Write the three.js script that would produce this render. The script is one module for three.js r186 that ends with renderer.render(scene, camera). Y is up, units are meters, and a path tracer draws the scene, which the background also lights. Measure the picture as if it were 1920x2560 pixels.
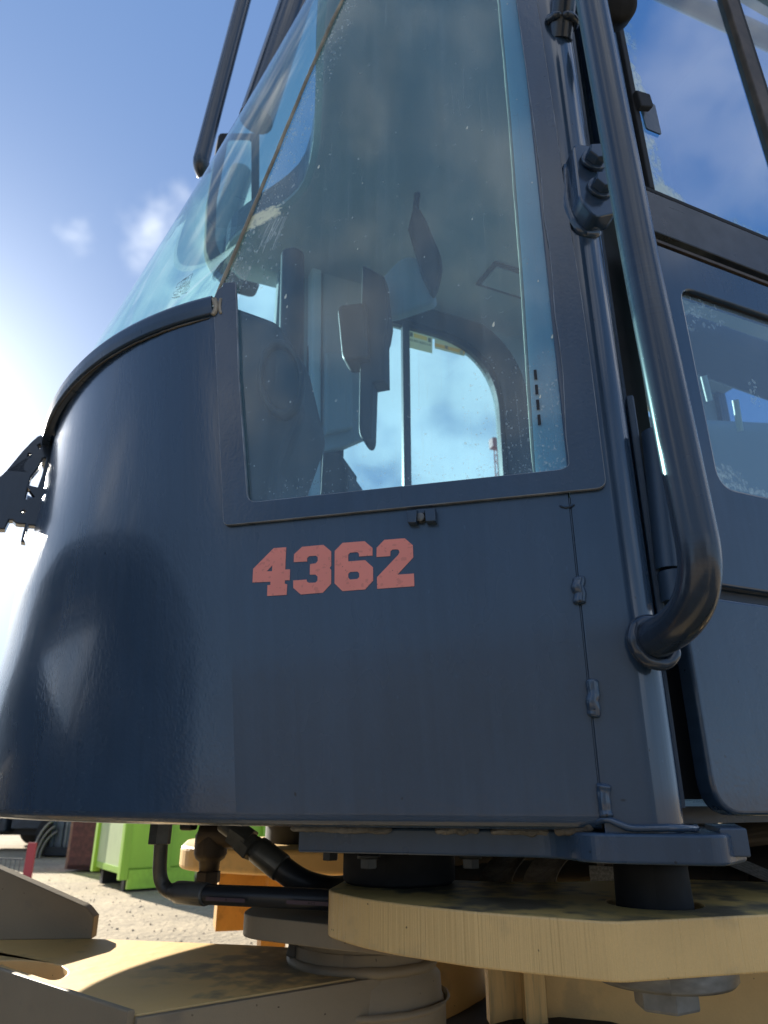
import * as THREE from 'three';
import { mergeGeometries } from 'three/addons/utils/BufferGeometryUtils.js';
import { ImprovedNoise } from 'three/addons/math/ImprovedNoise.js';
import { RoundedBoxGeometry } from 'three/addons/geometries/RoundedBoxGeometry.js';

// ------------------------------------------------------------------ camera, sky, sun, exposure
const scene = new THREE.Scene();
const PITCH = 21.5 * Math.PI / 180, FOCAL = 1775, EYE = new THREE.Vector3(0, 1.62, 0);
const camera = new THREE.PerspectiveCamera(2 * Math.atan(1280 / FOCAL) * 180 / Math.PI, 768 / 1024, 0.05, 600);
camera.position.copy(EYE);
camera.lookAt(0, 1.62 + Math.sin(PITCH), -Math.cos(PITCH));
camera.focus = 1.02;
camera.updateMatrixWorld();

const renderer = new THREE.WebGLRenderer({ antialias: true });
renderer.toneMapping = THREE.LinearToneMapping;
renderer.toneMappingExposure = 2.7;
renderer.shadowMap.enabled = true;
camera.userData.fStop = camera.getFocalLength() / 3.2;

const SUN_AZ = -40.5 * Math.PI / 180, SUN_EL = 20 * Math.PI / 180;
const sunDir = new THREE.Vector3(Math.sin(SUN_AZ) * Math.cos(SUN_EL), Math.sin(SUN_EL), -Math.cos(SUN_AZ) * Math.cos(SUN_EL));
const sun = new THREE.DirectionalLight(new THREE.Color(1, 0.93, 0.8), 5);
sun.position.copy(sunDir).multiplyScalar(60);
sun.castShadow = true;
Object.assign(sun.shadow.camera, { left: -25, right: 25, top: 25, bottom: -25, near: 1, far: 140 });
sun.shadow.mapSize.set(4096, 4096);
scene.add(sun, sun.target);

const perlin = new ImprovedNoise();
const fbm3 = (x, y, z, n) => { let s = 0, a = 0.5, f = 1; for (let i = 0; i < n; i++) { s += a * perlin.noise(x * f, y * f, z * f); a *= 0.5; f *= 2.03; } return s; };
const clampUnit = (x) => Math.min(1, Math.max(0, x));
const smooth = (a, b, x) => { const t = Math.min(1, Math.max(0, (x - a) / (b - a))); return t * t * (3 - 2 * t); };
const puffs = [];                                           // [direction, angular radius, strength]
{
  const at = (px, py) => { const a = (px - 960) / FOCAL, b = (1280 - py) / FOCAL; return new THREE.Vector3(a, b * Math.cos(PITCH) + Math.sin(PITCH), b * Math.sin(PITCH) - Math.cos(PITCH)).normalize(); };
  for (const [x, y, r, k] of [[372, 575, 3.6, 0.28], [390, 480, 2.6, 0.3], [195, 590, 2.0, 0.5], [1130, 950, 13, 1], [900, 1050, 9, 0.9], [1060, 1230, 4, 0.7], [30, 1330, 5, 0.5], [700, 760, 8, 0.9]]) puffs.push([at(x, y), r, k]);
  let q = 17; const rn = () => (q = (q * 16807) % 2147483647) / 2147483647;
  for (let i = 0; i < 36; i++) { const a = 0.95 + rn() * 3.9, e = 0.12 + rn() * 0.95; puffs.push([new THREE.Vector3(Math.sin(a) * Math.cos(e), Math.sin(e), -Math.cos(a) * Math.cos(e)), 5 + rn() * 11, 0.4 + rn() * 0.6]); }
  const quiet = at(1760, 260); for (let i = puffs.length - 1; i >= 8; i--) if (puffs[i][0].dot(quiet) > 0.86) puffs.splice(i, 1);
}
function makeSky() {
  const w = 2048, h = 1024, d = new Float32Array(w * h * 4), v = new THREE.Vector3();
  for (let j = 0; j < h; j++) for (let i = 0; i < w; i++) {
    const el = ((j + 0.5) / h - 0.5) * Math.PI, az = ((i + 0.5) / w - 0.5) * 2 * Math.PI;
    v.set(Math.cos(el) * Math.cos(az), Math.sin(el), Math.cos(el) * Math.sin(az));
    const up = Math.max(0, v.y), k = Math.pow(1 - up, 3.2);
    const g = Math.acos(Math.min(1, v.dot(sunDir))) * 180 / Math.PI;
    const glow = 1.9 * Math.exp(-g / 5.6) + 0.12 * Math.exp(-g / 16), glowWide = 0.04 * Math.exp(-g / 45);
    let r = 0.042 + 0.17 * k + glow + glowWide * 1.0, gg = 0.093 + 0.21 * k + glow * 0.98 + glowWide * 1.15, b = 0.21 + 0.2 * k + glow * 0.93 + glowWide * 1.3;
    const q = 1 / (up + 0.22), wisp = 0.5 + 0.95 * fbm3(v.x * 9 + 3, v.y * 11, v.z * 9, 6);
    let near = 0; for (const [d, rad, k] of puffs) { const c = v.dot(d); if (c > 0.9) { const t = Math.acos(Math.min(1, c)) * 57.3 / rad; if (t < 1.5) near = Math.max(near, k * (1 - smooth(0.1, 1.5, t))); } }
    const cover = clampUnit(smooth(0.42, 1.05, near * 0.62 + wisp * 0.7) * smooth(0, 0.25, near) ) * smooth(0.0, 0.08, up);
    const cb = 0.52 + 0.14 * fbm3(v.x * q * 3, v.z * q * 3, 7, 4) + 0.5 * glow;
    r += (cb * 0.97 - r) * cover; gg += (cb - gg) * cover; b += (cb * 1.04 - b) * cover;
    const o = (j * w + i) * 4; d[o] = r; d[o + 1] = gg; d[o + 2] = b; d[o + 3] = 1;
  }
  const t = new THREE.DataTexture(d, w, h, THREE.RGBAFormat, THREE.FloatType);
  t.mapping = THREE.EquirectangularReflectionMapping; t.magFilter = t.minFilter = THREE.LinearFilter; t.wrapS = THREE.RepeatWrapping; t.needsUpdate = true;
  return t;
}
scene.background = makeSky();
scene.environment = scene.background;

// ------------------------------------------------------------------ seeded random and textures
let seed = 4362;
const rnd = () => { seed = (seed + 0x6d2b79f5) | 0; let t = Math.imul(seed ^ (seed >>> 15), 1 | seed); t = (t + Math.imul(t ^ (t >>> 7), 61 | t)) ^ t; return ((t ^ (t >>> 14)) >>> 0) / 4294967296; };
const rr = (a, b) => a + (b - a) * rnd();
const hash2 = (x, y) => { let h = Math.imul(x, 374761393) + Math.imul(y, 668265263) | 0; h = Math.imul(h ^ (h >>> 13), 1274126177); return ((h ^ (h >>> 16)) >>> 0) / 4294967296; };
function tileNoise(u, v, fx, fy, s = 0) {
  const x = u * fx, y = v * fy, i = Math.floor(x), j = Math.floor(y), a = x - i, b = y - j, A = a * a * (3 - 2 * a), B = b * b * (3 - 2 * b);
  const q = (m, n) => hash2(((m % fx) + fx) % fx + s * 131, ((n % fy) + fy) % fy + s * 57);
  return (q(i, j) * (1 - A) + q(i + 1, j) * A) * (1 - B) + (q(i, j + 1) * (1 - A) + q(i + 1, j + 1) * A) * B;
}
const tfbm = (u, v, f, n, s = 0, sx = 1) => { let r = 0, a = 0.5, t = 0; for (let k = 0; k < n; k++) { r += a * tileNoise(u, v, Math.round(f * sx) << k, f << k, s + k); t += a; a *= 0.5; } return r / t; };
function dataTex(w, h, fn, metres, srgb = true) {
  const d = new Uint8Array(w * h * 4);
  for (let j = 0; j < h; j++) for (let i = 0; i < w; i++) { const c = fn((i + 0.5) / w, (j + 0.5) / h, i, j), o = (j * w + i) * 4; d[o] = c[0] * 255; d[o + 1] = c[1] * 255; d[o + 2] = c[2] * 255; d[o + 3] = 255; }
  const t = new THREE.DataTexture(d, w, h); t.wrapS = t.wrapT = THREE.RepeatWrapping; t.magFilter = THREE.LinearFilter; t.minFilter = THREE.LinearMipmapLinearFilter; t.generateMipmaps = true;
  if (srgb) t.colorSpace = THREE.SRGBColorSpace;
  if (metres) t.repeat.set(1 / (metres[0] ?? metres), 1 / (metres[1] ?? metres));
  t.needsUpdate = true; return t;
}
function canvasTex(w, h, draw, srgb = true, metres) {
  const c = document.createElement('canvas'); c.width = w; c.height = h; draw(c.getContext('2d'), w, h);
  const t = new THREE.CanvasTexture(c); t.wrapS = t.wrapT = THREE.RepeatWrapping; t.magFilter = THREE.LinearFilter;
  if (srgb) t.colorSpace = THREE.SRGBColorSpace;
  if (metres) t.repeat.set(1 / metres, 1 / metres);
  return t;
}
const clamp01 = (x) => Math.min(1, Math.max(0, x));
const gray = (x) => { x = clamp01(x); return [x, x, x]; };
const lin = (r, g, b) => new THREE.Color().setRGB(r, g, b);

// dust flecks, hairline scratches and faint wipe marks on paint
const paintMap = canvasTex(1024, 1024, (g, w, h) => {
  const im = g.createImageData(w, h);
  for (let j = 0; j < h; j++) for (let i = 0; i < w; i++) {
    const u = i / w, v = j / h, n = 0.80 + 0.13 * (tfbm(u, v, 6, 5, 1) - 0.5) + 0.07 * (tfbm(u, v, 10, 3, 9, 9) - 0.5) + 0.03 * (hash2(i, j) - 0.5), o = (j * w + i) * 4;
    im.data[o] = 255 * n; im.data[o + 1] = 255 * n; im.data[o + 2] = 255 * n * 0.995; im.data[o + 3] = 255;
  }
  g.putImageData(im, 0, 0);
  for (let k = 0; k < 240; k++) { const r = rr(0.4, 1.3); g.fillStyle = `rgba(255,255,255,${rr(0.15, 0.75)})`; g.beginPath(); g.ellipse(rr(0, w), rr(0, h), r, r * rr(0.7, 1.7), rr(0, 3), 0, 7); g.fill(); }
  for (let k = 0; k < 40; k++) { g.strokeStyle = `rgba(255,255,255,${rr(0.05, 0.22)})`; g.lineWidth = rr(0.4, 0.9); const x = rr(0, w), y = rr(0, h), a = rr(0, 6.3), l = rr(6, 40); g.beginPath(); g.moveTo(x, y); g.quadraticCurveTo(x + Math.cos(a) * l * 0.5 + rr(-3, 3), y + Math.sin(a) * l * 0.5, x + Math.cos(a) * l, y + Math.sin(a) * l); g.stroke(); }
  for (let k = 0; k < 34; k++) { const x = rr(0, w), y = rr(0, h), l = rr(40, 300); for (let q = 0; q < l; q += 3) { g.fillStyle = `rgba(235,240,240,${rr(0.0, 0.05) * (1 - q / l)})`; g.fillRect(x + Math.sin(q * 0.05 + k) * 1.6, y + q, rr(1, 3), 3); } }
  for (let k = 0; k < 26; k++) { const x = rr(0, w), y = rr(0, h), n = 30; for (let q = 0; q < n; q++) { g.fillStyle = `rgba(225,228,225,${rr(0.01, 0.07)})`; g.beginPath(); g.ellipse(x + rr(-26, 26), y + rr(-14, 14), rr(1, 9), rr(0.6, 3), rr(-0.4, 0.4), 0, 7); g.fill(); } }
  for (let k = 0; k < 9; k++) { const x = rr(0, w), y = rr(0, h); for (let q = 0; q < 7; q++) { g.fillStyle = `rgba(205,205,195,${rr(0.3, 0.8)})`; g.beginPath(); g.ellipse(x + rr(-3, 3), y + rr(-4, 4), rr(0.5, 2), rr(0.5, 2), 0, 0, 7); g.fill(); } }
  for (let k = 0; k < 22; k++) { g.fillStyle = `rgba(40,40,44,${rr(0.3, 0.7)})`; g.beginPath(); g.ellipse(rr(0, w), rr(0, h), rr(0.8, 1.8), rr(0.8, 2.6), rr(0, 3), 0, 7); g.fill(); }
}, true, 0.9);
const paintRough = dataTex(512, 512, (u, v) => gray(0.62 + 0.5 * (tfbm(u, v, 5, 5, 3) - 0.5) + 0.14 * (tfbm(u, v, 40, 2, 5) - 0.5)), 0.7, false);
const orangePeel = dataTex(512, 512, (u, v) => gray(tfbm(u, v, 48, 3, 7)), 0.35, false);
const dents = dataTex(1024, 1024, (u, v) => gray(0.55 * tfbm(u, v, 3, 2, 61) + 0.3 * tfbm(u, v, 8, 2, 63) + 0.1 * tileNoise(u, v, 220, 220, 65) + 0.05 * tileNoise(u, v, 90, 90, 66)), 0.8, false);
const waves = dataTex(256, 256, (u, v) => gray(tfbm(u, v, 3, 3, 8)), 0.6, false);
const yellowMap = canvasTex(1024, 1024, (g, w, h) => {
  const im = g.createImageData(w, h);
  for (let j = 0; j < h; j++) for (let i = 0; i < w; i++) {
    const u = i / w, v = j / h, n = 0.90 + 0.12 * (tfbm(u, v, 5, 6, 11) - 0.5) + 0.04 * (hash2(i, j) - 0.5), s = smooth(0.58, 0.8, tfbm(u, v, 9, 5, 21)), o = (j * w + i) * 4;
    im.data[o] = 255 * (n - 0.09 * s); im.data[o + 1] = 255 * (n - 0.08 * s); im.data[o + 2] = 255 * (n - 0.05 * s); im.data[o + 3] = 255;
  }
  g.putImageData(im, 0, 0);
  for (let k = 0; k < 60; k++) { g.fillStyle = `rgba(40,32,22,${rr(0.25, 0.8)})`; g.beginPath(); g.ellipse(rr(0, w), rr(0, h), rr(0.6, 3), rr(0.6, 2.4), rr(0, 3), 0, 7); g.fill(); }
}, true, 0.6);
// flame-cut striations of a thick plate's edge: vary along the edge, constant through the thickness
const grimeMap = dataTex(1024, 1024, (u, v) => { const a = tfbm(u, v, 5, 6, 71), b = tfbm(u, v, 28, 4, 73), k = 0.8 * smooth(0.58, 0.36, a * 0.7 + b * 0.3), n = 0.85 + 0.3 * (b - 0.5); return [clamp01(0.88 * (1 - k) + 0.42 * n * k), clamp01(0.80 * (1 - k) + 0.45 * n * k), clamp01(0.58 * (1 - k) + 0.5 * n * k)]; }, 0.7);
const deckMap = dataTex(1024, 1024, (u, v) => {                // caked dirt round the swivel boss; u runs over x -1.3..-0.2, v over depth 0..1.1
  const x = -1.3 + 1.1 * u, z = -1.1 * v, d = Math.hypot(x + 0.455, z + 0.535), n = tfbm(u, v, 6, 6, 81), m = tfbm(u, v, 40, 4, 83), q = 0.75 * smooth(0.52, 0.72, n * 0.5 + m * 0.34 + 0.3 * (1 - smooth(0.15, 0.42, d))), t = smooth(0.62, 0.74, tfbm(u, v, 12, 5, 85)) * 0.3, base = 0.93 + 0.14 * (n - 0.5), k = clamp01(q + t * 0.5);
  return [clamp01(base * (1 - k) + 0.42 * k * (0.6 + 0.8 * m)), clamp01(base * 0.86 * (1 - k) + 0.41 * k * (0.6 + 0.8 * m)), clamp01(base * 0.6 * (1 - k) + 0.37 * k * (0.6 + 0.8 * m))];
}, 1.1);
deckMap.offset.set(1.3 / 1.1, 0);
const decalMap = dataTex(512, 512, (u, v, i, j) => { const n = 0.955 + 0.06 * (tfbm(u, v, 8, 5, 91) - 0.5) - (tfbm(u, v, 50, 3, 93) > 0.7 ? 0.07 : 0) - (hash2(i >> 1, j >> 1) > 0.9993 ? 0.4 : 0); return gray(n); }, 0.3);
const dirtLight = dataTex(512, 512, (u, v) => { const k = 0.93 + 0.14 * (tfbm(u, v, 5, 6, 95) - 0.5) + 0.08 * (tfbm(u, v, 7, 4, 97, 8) - 0.5); return [clamp01(k), clamp01(k * 0.99), clamp01(k * 0.96)]; }, 1.6);
const cutLines = dataTex(1024, 64, (u, v) => gray(0.45 * tileNoise(u, v, 96, 1, 2) + 0.35 * tileNoise(u, v, 230, 1, 3) + 0.2 * tileNoise(u, v, 300, 4, 4)), [0.32, 0.2], false);
const dirtMap = dataTex(512, 512, (u, v) => { const n = tfbm(u, v, 6, 6, 31), m = tfbm(u, v, 20, 4, 33); const k = 0.75 + 0.4 * (n - 0.5) + 0.3 * (m - 0.5); return [clamp01(k), clamp01(k * 0.98), clamp01(k * 0.95)]; }, 0.4);

// ------------------------------------------------------------------ materials
const std = (c, rough, o = {}) => new THREE.MeshStandardMaterial({ color: c, roughness: rough, side: THREE.DoubleSide, ...o });
const phys = (c, rough, o = {}) => new THREE.MeshPhysicalMaterial({ color: c, roughness: rough, side: THREE.DoubleSide, ...o });
const M = {
  paint: phys(lin(0.050, 0.093, 0.158), 0.4, { map: paintMap, roughnessMap: paintRough, bumpMap: dents, bumpScale: 0.0016, clearcoat: 0.42, clearcoatRoughness: 0.1 }),
  paintDark: phys(lin(0.050, 0.093, 0.158), 0.5, { map: paintMap, roughnessMap: paintRough, bumpMap: orangePeel, bumpScale: 0.0002 }),
  paintGloss: phys(lin(0.050, 0.093, 0.158), 0.28, { map: paintMap, roughnessMap: paintRough, bumpMap: waves, bumpScale: 0.0006, clearcoat: 0.5, clearcoatRoughness: 0.08 }),
  tube: phys(lin(0.036, 0.056, 0.088), 0.36, { map: paintMap, roughnessMap: paintRough, bumpMap: orangePeel, bumpScale: 0.0001, clearcoat: 0.3, clearcoatRoughness: 0.15 }),
  edge: std(lin(0.42, 0.48, 0.56), 0.45, { map: dirtMap, metalness: 0.2 }),
  black: std(lin(0.012, 0.014, 0.017), 0.55),
  rubber: std(lin(0.02, 0.022, 0.025), 0.75, { map: dirtMap }),
  rubberGloss: std(lin(0.018, 0.021, 0.027), 0.4),
  sealant: std(lin(0.6, 0.54, 0.43), 0.7, { map: dirtMap }),
  steel: std(lin(0.2, 0.22, 0.235), 0.42, { metalness: 0.35, map: dirtMap }),
  zinc: std(lin(0.42, 0.45, 0.47), 0.5, { metalness: 0.35, map: dirtMap }),
  yellow: std(lin(0.93, 0.62, 0.25), 0.5, { map: yellowMap, bumpMap: orangePeel, bumpScale: 0.0002 }),
  yellowEdge: std(lin(0.93, 0.62, 0.25), 0.42, { map: yellowMap, bumpMap: cutLines, bumpScale: 0.0012 }),
  yellowTop: std(lin(0.9, 0.78, 0.55), 0.55, { map: grimeMap, bumpMap: orangePeel, bumpScale: 0.0006 }),
  deckTop: std(lin(0.92, 0.84, 0.68), 0.6, { map: deckMap, bumpMap: dirtMap, bumpScale: 0.0012 }),
  yellowDark: std(lin(0.34, 0.27, 0.175), 0.6, { map: yellowMap, bumpMap: orangePeel, bumpScale: 0.0003 }),  // darker, browner yellow for boss, gusset, arm plate and deck fronts
  orange: std(lin(0.6, 0.33, 0.075), 0.5, { map: yellowMap }),
  grime: std(lin(0.2, 0.18, 0.15), 0.85, { map: dirtMap, bumpMap: orangePeel, bumpScale: 0.003 }),
  decal: std(lin(0.92, 0.3, 0.23), 0.5, { map: decalMap }),
  trim: std(lin(0.33, 0.38, 0.4), 0.8),
  trimLight: std(lin(0.6, 0.66, 0.68), 0.8),
  trimDark: std(lin(0.018, 0.023, 0.03), 0.6),
  brown: std(lin(0.13, 0.1, 0.075), 0.6, { map: dirtMap }),
};

// ------------------------------------------------------------------ frames of reference
const TH = -14.3 * Math.PI / 180;                           // the corner panel's turn
const E1 = new THREE.Vector3(Math.cos(TH), 0, -Math.sin(TH)), N1 = new THREE.Vector3(Math.sin(TH), 0, Math.cos(TH));
const ray = (px, py) => { const a = (px - 960) / FOCAL, b = (1280 - py) / FOCAL; return new THREE.Vector3(a, b * Math.cos(PITCH) + Math.sin(PITCH), b * Math.sin(PITCH) - Math.cos(PITCH)); };
const ORG = EYE.clone().addScaledVector(ray(1465, 1650), 0.95); ORG.y = 0;
const toCab = (v) => { const d = v.clone().sub(ORG); return new THREE.Vector3(d.dot(E1), v.y, d.dot(N1)); };
const dirCab = (v) => new THREE.Vector3(v.dot(E1), v.y, v.dot(N1));
const EYEC = toCab(EYE);
const along = (px, py, t) => EYEC.clone().addScaledVector(dirCab(ray(px, py)), t);          // cab frame
const onZ = (px, py, z = 0) => { const d = dirCab(ray(px, py)); return EYEC.clone().addScaledVector(d, (z - EYEC.z) / d.z); };
const onY = (px, py, y) => { const d = dirCab(ray(px, py)); return EYEC.clone().addScaledVector(d, (y - EYEC.y) / d.y); };
const S = (px, py, z = 0) => { const p = onZ(px, py, z); return [p.x, p.y]; };
const Hxz = (px, py, y) => { const p = onY(px, py, y); return [p.x, p.z]; };
const groundAt = (px, py) => { const d = ray(px, py); return EYE.clone().addScaledVector(d, -EYE.y / d.y); };
// side-door frame: X runs back along the door, Z points out of it
const MID = new THREE.Vector3(-1.337, 0, -0.447), PHI = 38.3 * Math.PI / 180;
const AX = new THREE.Vector3(Math.cos(PHI), 0, -Math.sin(PHI)), AZ = new THREE.Vector3(Math.sin(PHI), 0, Math.cos(PHI));
const onSide = (px, py, z) => { const d = dirCab(ray(px, py)), q = EYEC.clone().sub(MID), t = (z - q.dot(AZ)) / d.dot(AZ); const p = q.addScaledVector(d, t); return [p.dot(AX), p.y]; };
const sideAlong = (px, py, t) => { const p = along(px, py, t).sub(MID); return new THREE.Vector3(p.dot(AX), p.y, p.dot(AZ)); };
const sideToCab = (a, y, z) => new THREE.Vector3().copy(MID).addScaledVector(AX, a).addScaledVector(AZ, z).setY(y);

// ------------------------------------------------------------------ building helpers
const taken = new Map();
const numbered = (n) => { const k = taken.get(n) ?? 0; taken.set(n, k + 1); return k ? `${n}_${String(k).padStart(3, '0')}` : n; };
function thing(name, label, category, pos = [0, 0, 0], turn = 0, group) {
  const o = new THREE.Group(); o.name = numbered(name); o.position.set(...pos); o.rotation.y = turn; o.userData = { label, category }; if (group) o.userData.group = group; scene.add(o); return o;
}
const inCab = (name, label, category, group) => thing(name, label, category, [ORG.x, 0, ORG.z], TH, group);
function part(name, geo, m, parent, label) {
  const o = new THREE.Mesh(Array.isArray(geo) ? merge(geo) : geo, m); o.name = name; o.castShadow = o.receiveShadow = true; if (label) o.userData.label = label; parent.add(o); return o;
}
const merge = (list) => mergeGeometries(list.map((g) => { const k = g.index ? g.toNonIndexed() : g.clone(); for (const n of Object.keys(k.attributes)) if (!['position', 'normal', 'uv'].includes(n)) k.deleteAttribute(n); k.clearGroups(); return k; }));
function shapeOf(pts) {                                     // [x, y, corner radius?]
  const s = new THREE.Shape(), n = pts.length;
  pts.forEach((p, i) => {
    const r = p[2] || 0, a = pts[(i + n - 1) % n], b = pts[(i + 1) % n];
    const q = (t) => { const dx = t[0] - p[0], dy = t[1] - p[1], l = Math.hypot(dx, dy) || 1, k = Math.min(r, l * 0.49); return [p[0] + dx / l * k, p[1] + dy / l * k]; };
    const s0 = r ? q(a) : p, s1 = r ? q(b) : p;
    if (i === 0) s.moveTo(s0[0], s0[1]); else s.lineTo(s0[0], s0[1]);
    if (r) s.quadraticCurveTo(p[0], p[1], s1[0], s1[1]);
  });
  s.closePath(); return s;
}
function ext(pts, z0, z1, { holes = [], bevel = 0, seg = 2, curve = 8 } = {}) {
  const s = pts instanceof THREE.Shape ? pts : shapeOf(pts); for (const h of holes) s.holes.push(h instanceof THREE.Path ? h : shapeOf(h));
  const g = new THREE.ExtrudeGeometry(s, { depth: z1 - z0 - 2 * bevel, bevelEnabled: bevel > 0, bevelSize: bevel, bevelThickness: bevel, bevelOffset: -bevel, bevelSegments: seg, curveSegments: curve });
  g.translate(0, 0, z0 + bevel); return g;
}
const plan = (pts, y0, y1, o = {}) => ext(pts.map((p) => [p[0], -p[1], p[2]]), y0, y1, { ...o, holes: (o.holes || []).map((h) => h instanceof THREE.Path ? h : h.map((p) => [p[0], -p[1], p[2]])) }).rotateX(-Math.PI / 2);
const circlePath = (x, y, r) => { const p = new THREE.Path(); p.absarc(x, y, r, 0, Math.PI * 2); return p; };
const planCircle = (x, z, r) => circlePath(x, -z, r);
const V = (x, y, z) => new THREE.Vector3(x, y, z);
const box = (w, h, d, x, y, z, r = 0) => (r ? new RoundedBoxGeometry(w, h, d, 2, r) : new THREE.BoxGeometry(w, h, d)).translate(x, y, z);
const uvBy = (g, a, b) => { const u = g.attributes.uv; for (let i = 0; i < u.count; i++) u.setXY(i, u.getX(i) * a, u.getY(i) * b); return g; };
function tube(pts, r, seg = 64, rad = 20, tension = 0.5) {
  const c = new THREE.CatmullRomCurve3(pts, false, 'centripetal', tension), g = uvBy(new THREE.TubeGeometry(c, seg, r, rad), c.getLength(), r * 6.28), out = [g];
  for (const t of [0, 1]) { const cap = new THREE.CircleGeometry(r, rad), d = c.getTangent(t).multiplyScalar(t ? 1 : -1); cap.applyQuaternion(new THREE.Quaternion().setFromUnitVectors(V(0, 0, 1), d)); const p = c.getPoint(t); cap.translate(p.x, p.y, p.z); out.push(cap); }
  return merge(out);
}
function bendTube(pts, r, bend, seg = 10, rad = 20) {       // straight runs joined by round bends
  const path = new THREE.CurvePath();
  let prev = pts[0];
  for (let i = 1; i < pts.length - 1; i++) {
    const a = pts[i].clone().sub(pts[i - 1]).normalize(), b = pts[i + 1].clone().sub(pts[i]).normalize();
    const p0 = pts[i].clone().addScaledVector(a, -bend), p1 = pts[i].clone().addScaledVector(b, bend);
    path.add(new THREE.LineCurve3(prev, p0)); path.add(new THREE.QuadraticBezierCurve3(p0, pts[i], p1)); prev = p1;
  }
  path.add(new THREE.LineCurve3(prev, pts[pts.length - 1]));
  const list = []; path.curves.forEach((c, k) => { const n = c.isLineCurve3 ? 2 : seg; for (let i = k ? 1 : 0; i <= n; i++) list.push(c.getPoint(i / n)); });
  class Poly extends THREE.Curve { getPoint(t, o = V(0, 0, 0)) { const f = t * (list.length - 1), i = Math.min(list.length - 2, Math.floor(f)); return o.lerpVectors(list[i], list[i + 1], f - i); } getPointAt(t, o) { return this.getPoint(t, o); } getTangentAt(t, o) { return this.getTangent(t, o); } getTangent(t, o = V(0, 0, 0)) { const f = t * (list.length - 1), i = Math.round(f), a = list[Math.max(0, i - 1)], b = list[Math.min(list.length - 1, i + 1)]; return o.copy(b).sub(a).normalize(); } }
  let len = 0; for (let i = 1; i < list.length; i++) len += list[i].distanceTo(list[i - 1]);
  const g = uvBy(new THREE.TubeGeometry(new Poly(), list.length - 1, r, rad), len, r * 6.28);
  const cap = (i, j) => { const k = new THREE.CircleGeometry(r, rad); k.applyQuaternion(new THREE.Quaternion().setFromUnitVectors(V(0, 0, 1), list[i].clone().sub(list[j]).normalize())); return k.translate(list[i].x, list[i].y, list[i].z); };
  return merge([g, cap(0, 1), cap(list.length - 1, list.length - 2)]);
}
function rod(a, b, r, r2 = r, rad = 20, open = false) {
  const d = b.clone().sub(a), g = new THREE.CylinderGeometry(r2, r, d.length(), rad, 1, open); uvBy(g, r * 6.28, d.length());
  g.applyQuaternion(new THREE.Quaternion().setFromUnitVectors(V(0, 1, 0), d.clone().normalize())); const m = a.clone().add(b).multiplyScalar(0.5); return g.translate(m.x, m.y, m.z);
}
function turned(profile, a, dir, seg = 32) {                // profile [[r, h], ...] turned round the axis dir from point a
  const g = new THREE.LatheGeometry(profile.map((p) => new THREE.Vector2(p[0], p[1])), seg); uvBy(g, Math.max(...profile.map((p) => p[0])) * 6.28, 0.2);
  g.applyQuaternion(new THREE.Quaternion().setFromUnitVectors(V(0, 1, 0), dir.clone().normalize())); return g.translate(a.x, a.y, a.z);
}
function hexHead(a, dir, r, h) {
  const pts = []; for (let i = 0; i < 6; i++) pts.push([Math.cos(i * Math.PI / 3 + 0.3) * r, Math.sin(i * Math.PI / 3 + 0.3) * r]);
  const g = ext(pts, 0, h, { bevel: r * 0.09, seg: 2 });
  g.applyQuaternion(new THREE.Quaternion().setFromUnitVectors(V(0, 0, 1), dir.clone().normalize())); return g.translate(a.x, a.y, a.z);
}
function weld(pts, r, bumps = 1, seg = 60, rad = 10) {      // lumpy bead with ripples
  const c = new THREE.CatmullRomCurve3(pts, false, 'centripetal'), g = uvBy(new THREE.TubeGeometry(c, seg, r, rad), c.getLength(), r * 6.28), p = g.attributes.position, len = c.getLength(), s0 = rnd() * 90;
  for (let i = 0; i <= seg; i++) {
    const q = c.getPointAt(i / seg), s = i / seg * len / r, e = Math.min(1, Math.min(i, seg - i) / (seg * 0.08)), k0 = Math.sqrt(Math.max(0.02, e * (2 - e)));
    for (let j = 0; j <= rad; j++) { const n = i * (rad + 1) + j, v = V(p.getX(n), p.getY(n), p.getZ(n)).sub(q); const k = k0 * (1 + 0.26 * bumps * perlin.noise(s * 0.45 + s0, Math.cos(j / rad * 6.283) * 0.6, Math.sin(j / rad * 6.283) * 0.6) + 0.035 * bumps * Math.sin(s * 3.1)); p.setXYZ(n, q.x + v.x * k, q.y + v.y * k, q.z + v.z * k); }
  }
  g.computeVertexNormals(); return g;
}
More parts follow.
